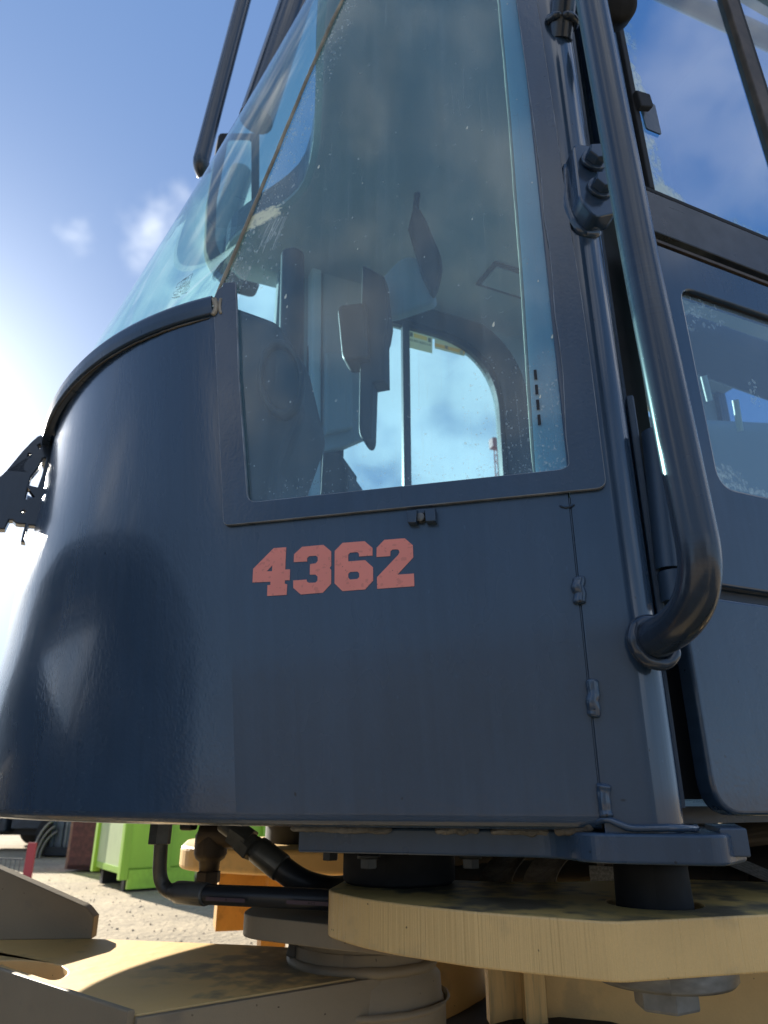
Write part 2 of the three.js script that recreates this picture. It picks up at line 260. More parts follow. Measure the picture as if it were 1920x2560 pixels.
function sheet(f, nu, nv, th, uvScale = [1, 1]) {           // a plate that follows f(u, v), with thickness
  const P = [], Nn = [];
  for (let j = 0; j <= nv; j++) for (let i = 0; i <= nu; i++) P.push(f(i / nu, j / nv));
  const at = (i, j) => P[Math.max(0, Math.min(nv, j)) * (nu + 1) + Math.max(0, Math.min(nu, i))];
  for (let j = 0; j <= nv; j++) for (let i = 0; i <= nu; i++) Nn.push(at(i + 1, j).clone().sub(at(i - 1, j)).cross(at(i, j + 1).clone().sub(at(i, j - 1))).normalize());
  const pos = [], uv = [], idx = [];
  for (const s of [0, 1]) P.forEach((p, k) => { pos.push(p.x - Nn[k].x * th * s, p.y - Nn[k].y * th * s, p.z - Nn[k].z * th * s); uv.push((k % (nu + 1)) / nu * uvScale[0], Math.floor(k / (nu + 1)) / nv * uvScale[1]); });
  const n = P.length, id = (i, j, s) => s * n + j * (nu + 1) + i;
  for (let j = 0; j < nv; j++) for (let i = 0; i < nu; i++) {
    idx.push(id(i, j, 0), id(i + 1, j, 0), id(i + 1, j + 1, 0), id(i, j, 0), id(i + 1, j + 1, 0), id(i, j + 1, 0));
    if (th) idx.push(id(i, j, 1), id(i + 1, j + 1, 1), id(i + 1, j, 1), id(i, j, 1), id(i, j + 1, 1), id(i + 1, j + 1, 1));
  }
  const g = new THREE.BufferGeometry(); g.setAttribute('position', new THREE.Float32BufferAttribute(pos, 3)); g.setAttribute('uv', new THREE.Float32BufferAttribute(uv, 2)); g.setIndex(idx); g.computeVertexNormals();
  if (!th) return g;
  const e = [], q = (a, b) => { for (const k of [a, b, b + n, a, b + n, a + n]) e.push(pos[3 * k], pos[3 * k + 1], pos[3 * k + 2]); };
  for (let i = 0; i < nu; i++) { q(id(i + 1, 0, 0), id(i, 0, 0)); q(id(i, nv, 0), id(i + 1, nv, 0)); }
  for (let j = 0; j < nv; j++) { q(id(0, j, 0), id(0, j + 1, 0)); q(id(nu, j + 1, 0), id(nu, j, 0)); }
  const eg = new THREE.BufferGeometry(); eg.setAttribute('position', new THREE.Float32BufferAttribute(e, 3)); eg.setAttribute('uv', new THREE.Float32BufferAttribute(new Float32Array(e.length / 3 * 2), 2)); eg.computeVertexNormals();
  return merge([g, eg]);
}
const lerpTab = (tab, x) => { for (let i = 1; i < tab.length; i++) if (x <= tab[i][0] || i === tab.length - 1) { const [a, A] = tab[i - 1], [b, B] = tab[i]; return A + (B - A) * (x - a) / (b - a); } };

// ------------------------------------------------------------------ the ground
const BOT = 1.575, BELT = 2.495, TOP = 3.74;
{
  const map = dataTex(1024, 1024, (u, v) => { const n = tfbm(u, v, 4, 7, 41), m = tfbm(u, v, 64, 3, 43), s = m > 0.66 ? 0.06 : m < 0.34 ? -0.07 : 0; const k = 0.74 + 0.28 * (n - 0.5) + s; return [clamp01(k), clamp01(k * 0.955), clamp01(k * 0.86)]; }, 3.1);
  const bump = dataTex(512, 512, (u, v) => gray(tfbm(u, v, 24, 4, 47)), 1.3, false);
  const g = new THREE.PlaneGeometry(500, 500).rotateX(-Math.PI / 2); const uv = g.attributes.uv; for (let i = 0; i < uv.count; i++) uv.setXY(i, uv.getX(i) * 500, uv.getY(i) * 500);
  const o = part('ground', g, std(lin(0.66, 0.565, 0.43), 0.95, { map, bumpMap: bump, bumpScale: 0.02 }), scene); o.userData = { kind: 'structure', label: 'pale sunlit gravel ground of the machinery yard' };
  // loose stones that lie where the yard shows between machine and containers
  const stones = new THREE.InstancedMesh(new THREE.IcosahedronGeometry(1, 0), std(lin(0.52, 0.45, 0.35), 0.95, { map: dirtMap }), 1100), m4 = new THREE.Matrix4(), q = new THREE.Quaternion(), col = new THREE.Color();
  for (let i = 0; i < 1100; i++) { const z = -6.5 - 15 * Math.pow(rnd(), 1.5), x = rr(-0.62, 0.05) * -z, s = rr(0.006, 0.016); q.setFromEuler(new THREE.Euler(rr(0, 6), rr(0, 6), rr(0, 6))); m4.compose(V(x, s * 0.25, z), q, V(s * rr(0.9, 1.6), s * 0.7, s)); stones.setMatrixAt(i, m4); col.setRGB(1, 1, 1).multiplyScalar(rr(0.75, 1.2)); stones.setColorAt(i, col); }
  stones.name = 'gravel'; stones.castShadow = stones.receiveShadow = true; stones.userData = { kind: 'stuff', label: 'loose pale stones scattered over the yard' }; scene.add(stones);
}

{
  const hall = thing('added_hall', 'added dark clad hall, out of view, for the cab paint to mirror', 'hall', [-8, 0, 17], 0.1), clad = std(lin(0.042, 0.062, 0.088), 0.6, { map: dirtMap });  // unseen hall, added so the paint has something dark to reflect
  part('front_wall', box(26, 5.2, 0.3, 0, 2.6, 0), clad, hall); part('side_wall', box(0.3, 5.2, 14, 12.85, 2.6, 7), clad, hall); part('side_wall', box(0.3, 5.2, 14, -12.85, 2.6, 7), clad, hall); part('rear_wall', box(26, 5.2, 0.3, 0, 2.6, 14), clad, hall);
  part('roof', box(26.6, 0.3, 14.8, 0, 5.35, 7), clad, hall); for (let i = 0; i < 43; i++) part('cladding_rib', box(0.12, 5.1, 0.06, -12.7 + i * 0.6, 2.58, -0.18), clad, hall);
}

// ------------------------------------------------------------------ the cab
const cab = inCab('machine_cab', 'dark blue-grey machine cab with red number 4362 below its corner window', 'cab');
const seamX = (y) => lerpTab([[1.5, -0.485], [1.578, -0.491], [1.776, -0.514], [2.015, -0.545], [2.461, -0.61], [2.6, -0.63]], y);
const cornerX = (y) => lerpTab([[2.4, -0.632], [2.482, -0.614], [2.574, -0.583], [2.719, -0.541], [2.874, -0.494], [3.082, -0.432], [3.254, -0.374], [3.8, -0.185]], y);
const headed = (p0, h0, p1, h1, t) => {                     // plan curve between two points with two headings
  const L = Math.hypot(p1[0] - p0[0], p1[1] - p0[1]) * 1.03, a = 2 * t ** 3 - 3 * t * t + 1, b = t ** 3 - 2 * t * t + t, c = -2 * t ** 3 + 3 * t * t, d = t ** 3 - t * t;
  const d0 = [-Math.cos(h0) * L, -Math.sin(h0) * L], d1 = [-Math.cos(h1) * L, -Math.sin(h1) * L];
  return [a * p0[0] + b * d0[0] + c * p1[0] + d * d1[0], a * p0[1] + b * d0[1] + c * p1[1] + d * d1[1]];
};
const H1 = 90 * Math.PI / 180 - PHI, FAR = 0.5;
const mirrored = (p) => { const v = V(p[0], 0, p[1]).sub(MID), w = sideToCab(v.dot(AX), 0, -v.dot(AZ) * FAR / 0.84); return [w.x, w.z]; };
const frontAt = (u, y, off = 0, back = 0) => {                        // u 0..1 seam to middle, 1..2 on to the far corner
  const P0 = [seamX(y), 0], P1 = [MID.x + AX.x * back, MID.z + AX.z * back], t = u <= 1 ? u : 2 - u, e = 1e-3;
  let p = headed(P0, 0.075, P1, H1, t), q = headed(P0, 0.075, P1, H1, Math.min(1, t + e)), r = headed(P0, 0.075, P1, H1, Math.max(0, t - e));
  const tx = q[0] - r[0], tz = q[1] - r[1], l = Math.hypot(tx, tz) || 1;
  p = [p[0] + tz / l * off, p[1] - tx / l * off];
  if (u > 1) p = mirrored(p);
  return p;
};
const leanAt = (y) => { const d = Math.max(0, y - BELT); return 0.38 * d + 0.16 * d * d; };
const screenAt = (u, y, off = 0) => {
  const k = leanAt(y), P0 = [cornerX(y), -0.004], P1 = [MID.x + AX.x * k, MID.z + AX.z * k], t = u <= 1 ? u : 2 - u, e = 1e-3;
  let p = headed(P0, 0.16, P1, H1, t), q = headed(P0, 0.16, P1, H1, Math.min(1, t + e)), r = headed(P0, 0.16, P1, H1, Math.max(0, t - e));
  const tx = q[0] - r[0], tz = q[1] - r[1], l = Math.hypot(tx, tz) || 1; p = [p[0] + tz / l * off, p[1] - tx / l * off];
  if (u > 1) p = mirrored(p);
  return p;
};
// corner panel below the window, its lower edge rolled inwards
{
  const prof = [[BOT, -0.07], [BOT, -0.018], [BOT + 0.0035, -0.007], [BOT + 0.009, -0.002], [BOT + 0.018, 0], [1.7, 0], [1.85, 0], [2.06, 0]];
  part('corner_panel', sheet((u, v) => { const f = v * (prof.length - 1), i = Math.min(prof.length - 2, Math.floor(f)), k = f - i, y = prof[i][0] * (1 - k) + prof[i + 1][0] * k, z = prof[i][1] * (1 - k) + prof[i + 1][1] * k; const x0 = seamX(Math.max(y, 1.5)); return V(x0 + (-0.0016 - x0) * u, y, z); }, 24, 28, 0.004, [0.5, 0.5]), M.paint, cab);
  part('front_panel', sheet((u, v) => {
    const f = v * (prof.length), i = Math.min(prof.length - 1, Math.floor(f)), k = f - i, A = prof[i], B = prof[i + 1] ?? [2.475, 0];
    const y = A[0] * (1 - k) + B[0] * k, z = A[1] * (1 - k) + B[1] * k, p = frontAt(2 - u * 2, y, z, 0.02 * smooth(2.02, 2.3, y) - 0.012 * smooth(1.95, 1.75, y)); return V(p[0], y, p[1]);
  }, 120, 32, 0.004, [2.2, 0.9]), M.paint, cab);
  // sill that carries the windscreen
  const sp = [[2.452, -0.012], [2.454, 0.006], [2.470, 0.0085], [2.490, 0.0075], [2.497, 0.004], [2.497, -0.02]];
  part('windscreen_sill', sheet((u, v) => { const f = v * (sp.length - 1), i = Math.min(sp.length - 2, Math.floor(f)), k = f - i, y = sp[i][0] * (1 - k) + sp[i + 1][0] * k, z = sp[i][1] * (1 - k) + sp[i + 1][1] * k; const p = frontAt(2 - u * 2, Math.min(y, 2.6), z); return V(p[0], y, p[1]); }, 120, 20, 0.003, [2.2, 0.06]), M.paintDark, cab);
}
{
  const l = []; for (let i = 0; i <= 60; i++) { const p = frontAt(0.01 + i * 0.0135, 2.448, 0.0012); l.push(V(p[0], 2.4485 + 0.0016 * perlin.noise(i * 0.4, 4, 4), p[1])); }
  part('sill_dirt', weld(l, 0.0021, 1.4, 240, 6), M.grime, cab, 'thin line of caked dirt under the windscreen sill');
}
// window frame plate, welded on proud of the panel
const frameIn = [[1353, 460], [1360, 553], [1373, 625], [1380, 700], [1387, 796], [1399, 872], [1407, 946], [1411, 1030], [1414, 1095], [1420, 1145]].map((p) => S(...p));
{
  const yT = TOP - 0.01;
  const outer = [S(593, 711), S(575, 712), S(562, 713), S(560, 722), S(549, 730), S(540, 748), [...S(538, 775)], S(548, 1000), [...S(563, 1318), 0.01], S(1000, 1274.5), [...S(1517, 1224), 0.016], S(1475, 894), S(1452, 732), S(1423, 550), S(1394, 347), S(1342, 0), [0.045, yT],
    [-0.012, yT], S(1290, 0), S(1318, 200), S(1338, 345), ...frameIn, [...S(1423, 1176), 0.02], S(1248, 1194), S(1061, 1213.5), S(800, 1241), [...S(624, 1260), 0.018], S(612, 1090), S(601, 940), S(596, 771)];
  const g = ext(outer, 0.0005, 0.0075, { bevel: 0.0012, seg: 2, curve: 10 });
  part('window_frame', g, [M.paint, M.edge], cab);
}
// side glass with dust, smears, splashes and a painted haze film
const dustRnd = (g, w, h, mode) => {
  const X = (x) => (x + 0.66) / 0.72 * w, Y = (y) => h - (y - 2.03) / 1.72 * h, ink = mode === 'mask';
  const dust = (a, c = '208,224,226') => ink ? `rgba(0,0,0,${a})` : `rgba(${c},${Math.min(1, a * 1.6)})`;
  seed = 777;
  for (let k = 0; k < 800; k++) { const r = Math.pow(rnd(), 6) * 2.2 + 0.45; g.fillStyle = dust(rr(0.1, 0.5)); g.beginPath(); g.ellipse(rr(0, w), rr(0, h), r, r * rr(0.7, 1.4), rr(0, 3), 0, 7); g.fill(); }
  for (let k = 0; k < 260; k++) { g.strokeStyle = dust(rr(0.05, 0.2)); g.lineWidth = rr(0.8, 1.6); const x = rr(0, w), y = rr(h * 0.2, h), r = rr(3, 7); g.beginPath(); g.arc(x, y, r, 0.2, 2.9); g.stroke(); }
  for (let k = 0; k < 420; k++) { g.strokeStyle = dust(rr(0.03, 0.1)); g.lineWidth = rr(0.6, 2); const x = rr(0, w), y = rr(0, h), l = rr(30, 160); g.beginPath(); g.moveTo(x, y); g.lineTo(x + rr(-5, 5), y + l); g.stroke(); }
  // old glue and splashes along the raked front edge
  for (let k = 0; k < 2600; k++) { const y = 2.5 + Math.pow(rnd(), 1.5) * 0.95, d = Math.pow(rnd(), 2.6) * (0.05 + 0.05 * smooth(2.9, 2.5, y)); const r = Math.pow(rnd(), 4) * 3 + 0.5; g.fillStyle = dust(rr(0.08, 0.4)); g.beginPath(); g.ellipse(X(cornerX(y) + 0.006 + d), Y(y), r * rr(0.6, 1.2), r * rr(0.8, 1.9), rr(-0.5, 0.5), 0, 7); g.fill(); }
  for (let k = 0; k < 520; k++) { const t = rnd(), x = -0.575 + 0.075 * t + rr(-0.012, 0.012), y = 2.655 + 0.03 * t + rr(-0.014, 0.014); g.fillStyle = dust(rr(0.1, 0.45), '225,232,205'); g.beginPath(); g.ellipse(X(x), Y(y), rr(2, 11), rr(1.5, 5), rr(-0.6, 0.1), 0, 7); g.fill(); }
  for (let k = 0; k < 14; k++) { const x = -0.52 + k * 0.0028; g.strokeStyle = dust(rr(0.1, 0.4)); g.lineWidth = rr(1, 3); g.beginPath(); g.moveTo(X(x + 0.01), Y(2.665)); g.lineTo(X(x - 0.012), Y(2.60 + rr(-0.02, 0.02))); g.stroke(); }
  // spray dust in the lower rear corner
  for (let k = 0; k < 1900; k++) { const a = Math.pow(rnd(), 1.8) * 0.16, b = Math.pow(rnd(), 1.8) * 0.22; g.fillStyle = dust(rr(0.06, 0.34)); const r = Math.pow(rnd(), 4) * 2.0 + 0.45; g.beginPath(); g.ellipse(X(0.01 - a), Y(2.06 + b), r, r * rr(0.6, 1.6), rr(0, 3), 0, 7); g.fill(); }
  for (let k = 0; k < 700; k++) { const a = rr(-0.5, -0.02), b = Math.pow(rnd(), 2) * 0.06; g.fillStyle = dust(rr(0.04, 0.2)); const r = rr(0.5, 1.6); g.beginPath(); g.ellipse(X(a), Y(2.055 + b), r * 1.8, r, rr(0, 3), 0, 7); g.fill(); }
  // single splashes
  for (const [px, py, r] of [[795, 415, 8], [1167, 317, 6], [1233, 810, 8], [712, 740, 8], [716, 765, 5], [893, 620, 3], [1380, 840, 6], [905, 455, 3], [1180, 545, 4], [1060, 640, 3], [1350, 990, 5], [1345, 700, 4]]) { const [x, y] = S(px, py); g.fillStyle = dust(0.9, '226,232,215'); g.beginPath(); g.ellipse(X(x), Y(y), r * 0.36, r * 0.55, 0.3, 0, 7); g.fill(); g.beginPath(); g.ellipse(X(x) + r * 0.2, Y(y) - r * 0.6, r * 0.2, r * 0.4, 0.2, 0, 7); g.fill(); }
  seed = 4362;
};
const glassMask = canvasTex(1024, 2048, (g, w, h) => {  // even film: dust together with flare haze put into the mask
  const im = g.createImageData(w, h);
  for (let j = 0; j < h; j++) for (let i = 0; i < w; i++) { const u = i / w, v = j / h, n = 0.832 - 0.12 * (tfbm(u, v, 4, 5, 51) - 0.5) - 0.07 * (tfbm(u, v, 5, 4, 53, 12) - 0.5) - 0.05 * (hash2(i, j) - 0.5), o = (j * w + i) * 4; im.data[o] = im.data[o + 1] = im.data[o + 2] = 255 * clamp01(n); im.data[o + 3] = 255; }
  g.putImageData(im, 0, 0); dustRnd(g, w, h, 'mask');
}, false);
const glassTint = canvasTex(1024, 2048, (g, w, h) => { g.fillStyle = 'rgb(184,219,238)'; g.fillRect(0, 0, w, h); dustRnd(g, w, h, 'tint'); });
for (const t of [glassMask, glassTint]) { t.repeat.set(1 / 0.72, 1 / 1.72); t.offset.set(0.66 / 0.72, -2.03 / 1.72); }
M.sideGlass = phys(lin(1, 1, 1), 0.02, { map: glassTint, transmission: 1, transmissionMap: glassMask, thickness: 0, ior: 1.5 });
M.screenGlass = phys(lin(0.66, 0.88, 0.86), 0.02, { transmission: 0.95, thickness: 0, ior: 1.75 });
M.farGlass = phys(lin(0.78, 0.95, 0.93), 0.02, { transmission: 0.97, thickness: 0, ior: 1.5 });
// dust along the edges of the two door panes, over an even film; X runs back along the door
const doorDustFilm = (x0, y0, wd, ht, spots, film = 238, ior = 1.42) => {
  const dr = (g, w, h, mask) => { seed = 99; const X = (x) => (x - x0) / wd * w, Y = (y) => h - (y - y0) / ht * h; for (const [cx, cy, sx, sy, n, al] of spots) for (let k = 0; k < n; k++) { const a = rr(0, 6.28), q = Math.pow(rnd(), 0.8), r = Math.pow(rnd(), 3) * 3.5 + 0.6; g.fillStyle = mask ? `rgba(0,0,0,${rr(0.02, al)})` : `rgba(205,222,215,${rr(0.02, al) * 1.6})`; g.beginPath(); g.ellipse(X(cx + Math.cos(a) * q * sx), Y(cy + Math.sin(a) * q * sy), r, r * rr(0.5, 2.4), rr(0, 3), 0, 7); g.fill(); } seed = 4362; };
  const mk = (mask) => canvasTex(512, 512, (g, w, h) => { g.fillStyle = mask ? `rgb(${film},${film},${film})` : 'rgb(196,224,240)'; g.fillRect(0, 0, w, h); dr(g, w, h, mask); }, !mask);
  const t = [mk(true), mk(false)]; for (const k of t) { k.repeat.set(1 / wd, 1 / ht); k.offset.set(-x0 / wd, -y0 / ht); }
  return phys(lin(0.8, 0.88, 0.95), 0.02, { map: t[1], transmission: 1, transmissionMap: t[0], thickness: 0, ior });
};
M.doorGlass = phys(lin(0.66, 0.8, 0.9), 0.02, { transmission: 0.94, thickness: 0, ior: 1.52 });
M.upperGlass = doorDustFilm(0.99, 2.66, 0.8, 1.1, [[1.045, 3.0, 0.03, 0.07, 700, 0.4], [1.04, 2.8, 0.045, 0.1, 900, 0.28], [1.06, 2.72, 0.07, 0.025, 700, 0.4], [1.05, 3.15, 0.03, 0.12, 400, 0.15], [1.3, 2.71, 0.2, 0.012, 300, 0.2]]);
M.lowerGlass = doorDustFilm(1.03, 2.05, 0.5, 0.48, [[1.1, 2.45, 0.08, 0.05, 500, 0.22], [1.1, 2.11, 0.05, 0.025, 420, 0.3], [1.2, 2.093, 0.16, 0.01, 420, 0.3], [1.22, 2.3, 0.012, 0.03, 40, 0.5]], 208, 1.9);  // heavier film lightens this pane in place of reflected sky
{
  const pts = [[-0.532, 2.04], [-0.598, 2.44]]; for (let y = 2.49; y <= TOP - 0.02; y += 0.1) pts.push([cornerX(y) + 0.002, y]); pts.push([0.03, TOP - 0.02], [0.03, 2.04]);
  part('corner_glass', new THREE.ShapeGeometry(shapeOf(pts)).translate(0, 0, -0.003), M.sideGlass, cab, 'dusty greenish corner window glass with painted haze');
  const line = []; for (let y = 2.47; y <= TOP - 0.02; y += 0.06) line.push(V(cornerX(y) + 0.0025 * perlin.noise(y * 9, 1, 1), y, 0.0005 + 0.0015 * perlin.noise(y * 14, 5, 2)));
  part('glass_joint', weld(line, 0.0036, 0.5, 150, 8), M.sealant, cab, 'weathered tan sealant joint between the two panes');
  part('windscreen', sheet((u, v) => { const y = 2.485 + v * (TOP - 0.03 - 2.485), p = screenAt(2 - u * 2, y); return V(p[0], y, p[1]); }, 96, 40, 0), M.screenGlass, cab);
  // etched maker's stamp low on the windscreen
  const find = (px, py) => { let best = [1e9]; for (let u = 0.02; u < 0.9; u += 0.01) for (let y = 2.5; y < 2.95; y += 0.01) { const c = screenAt(u, y, 0.0015), v = V(c[0], y, c[1]), w = ORG.clone().addScaledVector(E1, v.x).addScaledVector(N1, v.z).setY(y).project(camera), dx = (w.x + 1) * 960 - px, dy = (1 - w.y) * 1280 - py, e = dx * dx + dy * dy; if (e < best[0]) best = [e, v]; } return best[1]; };
  camera.updateProjectionMatrix();
  const st = canvasTex(256, 256, (g, w, h) => { g.clearRect(0, 0, w, h); g.strokeStyle = g.fillStyle = 'rgba(30,55,60,0.8)'; g.lineWidth = 5; g.strokeRect(10, 16, 120, 62); g.strokeRect(70, 10, 150, 70); g.strokeRect(100, 24, 70, 40); for (const [x, y, l] of [[60, 96, 170], [40, 114, 80], [140, 114, 90], [30, 200, 70], [150, 206, 80], [20, 232, 120], [60, 248, 90]]) g.fillRect(x, y, l, 8); g.font = 'bold 30px sans-serif'; g.fillText('CCC', 160, 172); g.beginPath(); g.ellipse(190, 162, 50, 26, 0, 0, 7); g.stroke(); g.beginPath(); g.ellipse(48, 165, 34, 26, 0, 0, 7); g.stroke(); g.fillRect(100, 150, 26, 10); g.fillRect(106, 168, 22, 12); });
  const sc = [find(443, 706), find(489, 673), find(468, 735), find(424, 748)], sg = new THREE.BufferGeometry(); sg.setAttribute('position', new THREE.Float32BufferAttribute(sc.flatMap((v) => v.toArray()), 3)); sg.setAttribute('uv', new THREE.Float32BufferAttribute([0, 1, 1, 1, 1, 0, 0, 0], 2)); sg.setIndex([0, 2, 1, 0, 3, 2]); sg.computeVertexNormals();
  part('glass_stamp', sg, std(lin(1, 1, 1), 0.7, { map: st, transparent: true }), cab, 'small etched stamp on the windscreen glass');
  // glazing band and its adhesive seen through the rear edge of the pane
  const inner = (y, k) => lerpTab([[2.05, -0.045], [2.4, -0.038], [2.8, -0.034], [3.2, -0.034], [3.8, -0.034]], y) + k;
  const band = []; for (let y = 2.05; y <= 3.7; y += 0.05) band.push([inner(y, 0), y]); band.push([0.034, 3.7], [0.034, 2.05]);
  part('glazing_band', ext(band, -0.012, -0.006), phys(lin(0.36, 0.6, 0.68), 0.3, { map: dirtLight }), cab, 'pale blue glazing band behind the rear edge of the glass');
  const bead = []; for (let y = 2.06; y <= 3.7; y += 0.04) bead.push(V(inner(y, -0.003) + 0.001 * perlin.noise(y * 12, 2, 8), y, -0.008));
  part('glazing_bead', weld(bead, 0.0028, 0.5, 160, 8), M.sealant, cab);
  for (const py of [934, 972, 1010, 1048]) { const [x, y] = S(py % 76 ? 1338 : 1341, py); part('glazing_clip', box(0.0045, 0.017, 0.004, x + (py - 930) * 0.00005, y, -0.004), M.black, cab); }
  // sealant smeared over the lower end of the joint and small paint drips
  const dr = (a, r) => part('sealant_smear', weld(a.map(([px, py]) => { const q = onZ(px, py, 0.008); return q; }), r, 1.2, 30, 8), M.sealant, cab);
  dr([[535, 745], [540, 770], [533, 790]], 0.005); dr([[552, 745], [549, 768], [552, 785]], 0.003);
}
// numbers
{
  const Z = (list) => list.map(([x, y]) => S(620 + x / 3.858, 1330 + y / 3.858));
  const D = {
    four: [[[250, 157], [370, 148], [360, 363], [407, 361], [404, 465], [358, 467], [355, 500], [379, 505], [374, 607], [186, 619], [190, 514], [218, 512], [219, 480], [45, 488], [52, 356]], [[237, 322], [234, 378], [182, 381]]],
    three: [[[443, 292], [446, 216], [523, 144], [729, 125], [804, 188], [804, 327], [789, 347], [804, 367], [803, 500], [724, 586], [510, 604], [438, 540], [438, 468], [567, 460], [568, 478], [590, 492], [652, 489], [672, 470], [672, 430], [650, 411], [598, 413], [599, 311], [655, 303], [675, 280], [674, 245], [655, 230], [592, 234], [572, 252], [572, 285]]],
    six: [[[838, 183], [914, 106], [1127, 90], [1202, 155], [1203, 228], [1073, 238], [1072, 210], [1055, 195], [985, 200], [968, 220], [968, 285], [1131, 273], [1206, 340], [1208, 470], [1131, 555], [912, 571], [836, 497]], [[968, 405], [985, 387], [1055, 382], [1074, 400], [1074, 435], [1055, 454], [985, 460], [968, 440]]],
    two: [[[1241, 243], [1242, 155], [1316, 77], [1513, 62], [1590, 128], [1595, 246], [1443, 412], [1601, 402], [1605, 524], [1247, 549], [1245, 438], [1447, 225], [1462, 200], [1455, 175], [1440, 168], [1395, 170], [1375, 188], [1373, 233]]],
  };
  for (const [k, [o, ...h]] of Object.entries(D)) part('number_digit', ext(Z(o), 0.0003, 0.0009, { holes: h.map(Z) }), M.decal, cab, `red block decal digit ${k}`);
}
// rear corner post: flat strip, then a rolled edge
{
  const pr = [[0.0014, -0.06], [0.0014, -0.001], [0.0022, 0]]; for (let i = 0; i <= 3; i++) pr.push([0.01 + i * 0.0145, 0]);
  for (let i = 1; i <= 14; i++) { const a = i / 14 * 1.75; pr.push([0.0535 + Math.sin(a) * 0.046, -0.046 + Math.cos(a) * 0.046]); } pr.push([0.09, -0.085]);
  part('corner_post', sheet((u, v) => { const f = u * (pr.length - 1), i = Math.min(pr.length - 2, Math.floor(f)), k = f - i; return V(pr[i][0] * (1 - k) + pr[i + 1][0] * k, 1.57 + v * (TOP - 1.58), pr[i][1] * (1 - k) + pr[i + 1][1] * k); }, 76, 30, 0.004, [0.2, 2.2]), M.paintGloss, cab);
  part('post_back', box(0.12, TOP - 1.6, 0.006, 0.05, (TOP + 1.6) / 2, -0.095), M.paintDark, cab);
  part('post_seam', tube([V(0, 1.6, -0.0048), V(0, 2.02, -0.0048)], 0.003, 2, 6), M.paint, cab);
  for (const [y0, y1, x] of [[1440, 1512, 1447], [1697, 1795, 1481], [1957, 2047, 1511]]) {
    const a = onZ(x - 4, y0, 0.001), b = onZ(x + 4, y1, 0.001), n = 5, p = []; for (let i = 0; i <= n; i++) p.push(a.clone().lerp(b, i / n).add(V(rr(-0.0018, 0.0018), 0, rr(-0.001, 0.002))));
    part('tack_weld', weld(p, 0.0086, 0.5, 44, 12), M.paintGloss, cab);
  }
  const s = []; for (let i = 0; i < 9; i++) { const a = i / 8 * 2.2; s.push(V(-0.004 + 0.012 * Math.cos(a + 3.6), 2.012 + 0.008 * Math.sin(a + 3.6), 0.0012)); } part('burr', weld(s, 0.0014, 1, 24, 6), M.paintDark, cab);
}
// window catch under the frame
{
  const c = cab, P = (px, py, z) => onZ(px, py, z);
  const q = new THREE.Group(); q.name = 'window_catch'; cab.add(q);
  const L = (pts, z0, z1) => ext(pts.map((p) => S(p[0], p[1], z1)), z0, z1, { bevel: 0.0012 });
  part('catch_block', L([[1016, 1277], [1042, 1274], [1040, 1306], [1019, 1306]], 0, 0.014), M.paintDark, q);
  part('catch_block', L([[1061, 1272], [1087, 1270], [1089, 1302], [1064, 1303]], 0, 0.014), M.paintDark, q);
  const b = P(1052, 1295, 0.004); part('catch_screw', [turned([[0, 0.006], [0.006, 0.006], [0.0075, 0.004], [0.0075, 0], [0.0075, -0.004]], b, V(0, 0, 1), 20)], M.steel, q);
  part('catch_bridge', L([[1040, 1273], [1063, 1271], [1062, 1283], [1041, 1285]], 0, 0.009), M.paintDark, q);
}
// bolted hinge bracket on the post
{
  const q = new THREE.Group(); q.name = 'hinge_bracket'; cab.add(q);
  const dir = V(0.42, 0.06, 0.9).normalize(), mid = onZ(1482, 452, 0.012);
  const rot = new THREE.Quaternion().setFromRotationMatrix(new THREE.Matrix4().lookAt(dir, V(0, 0, 0), V(0.03, 1, 0)));
  const g = ext([[-0.032, 0.075, 0.012], [0.03, 0.082, 0.01], [0.034, -0.075, 0.012], [-0.012, -0.098, 0.014], [-0.034, -0.06, 0.012]], -0.03, 0.008, { bevel: 0.003 }).applyQuaternion(rot).translate(mid.x, mid.y, mid.z);
  part('bracket_block', g, M.paintGloss, q);
  part('weld_bead', weld([[-0.03, 0.07], [-0.034, 0.02], [-0.034, -0.05], [-0.014, -0.094], [0.02, -0.085]].map(([x, y]) => V(x, y, -0.03).applyQuaternion(rot).add(mid)), 0.0085, 0.6, 50, 10), M.paintGloss, q);
  for (const [px, py] of [[1484, 401], [1500, 470]]) {
    const b = onZ(px, py, 0.022), w = part('bolt', hexHead(b.clone().addScaledVector(dir, 0.004), dir, 0.0175, 0.017), M.paintGloss, q);
    part('washer', turned([[0, 0.004], [0.021, 0.004], [0.0225, 0.002], [0.0225, -0.006], [0, -0.006]], b, dir, 28), M.paintGloss, q);
  }
}
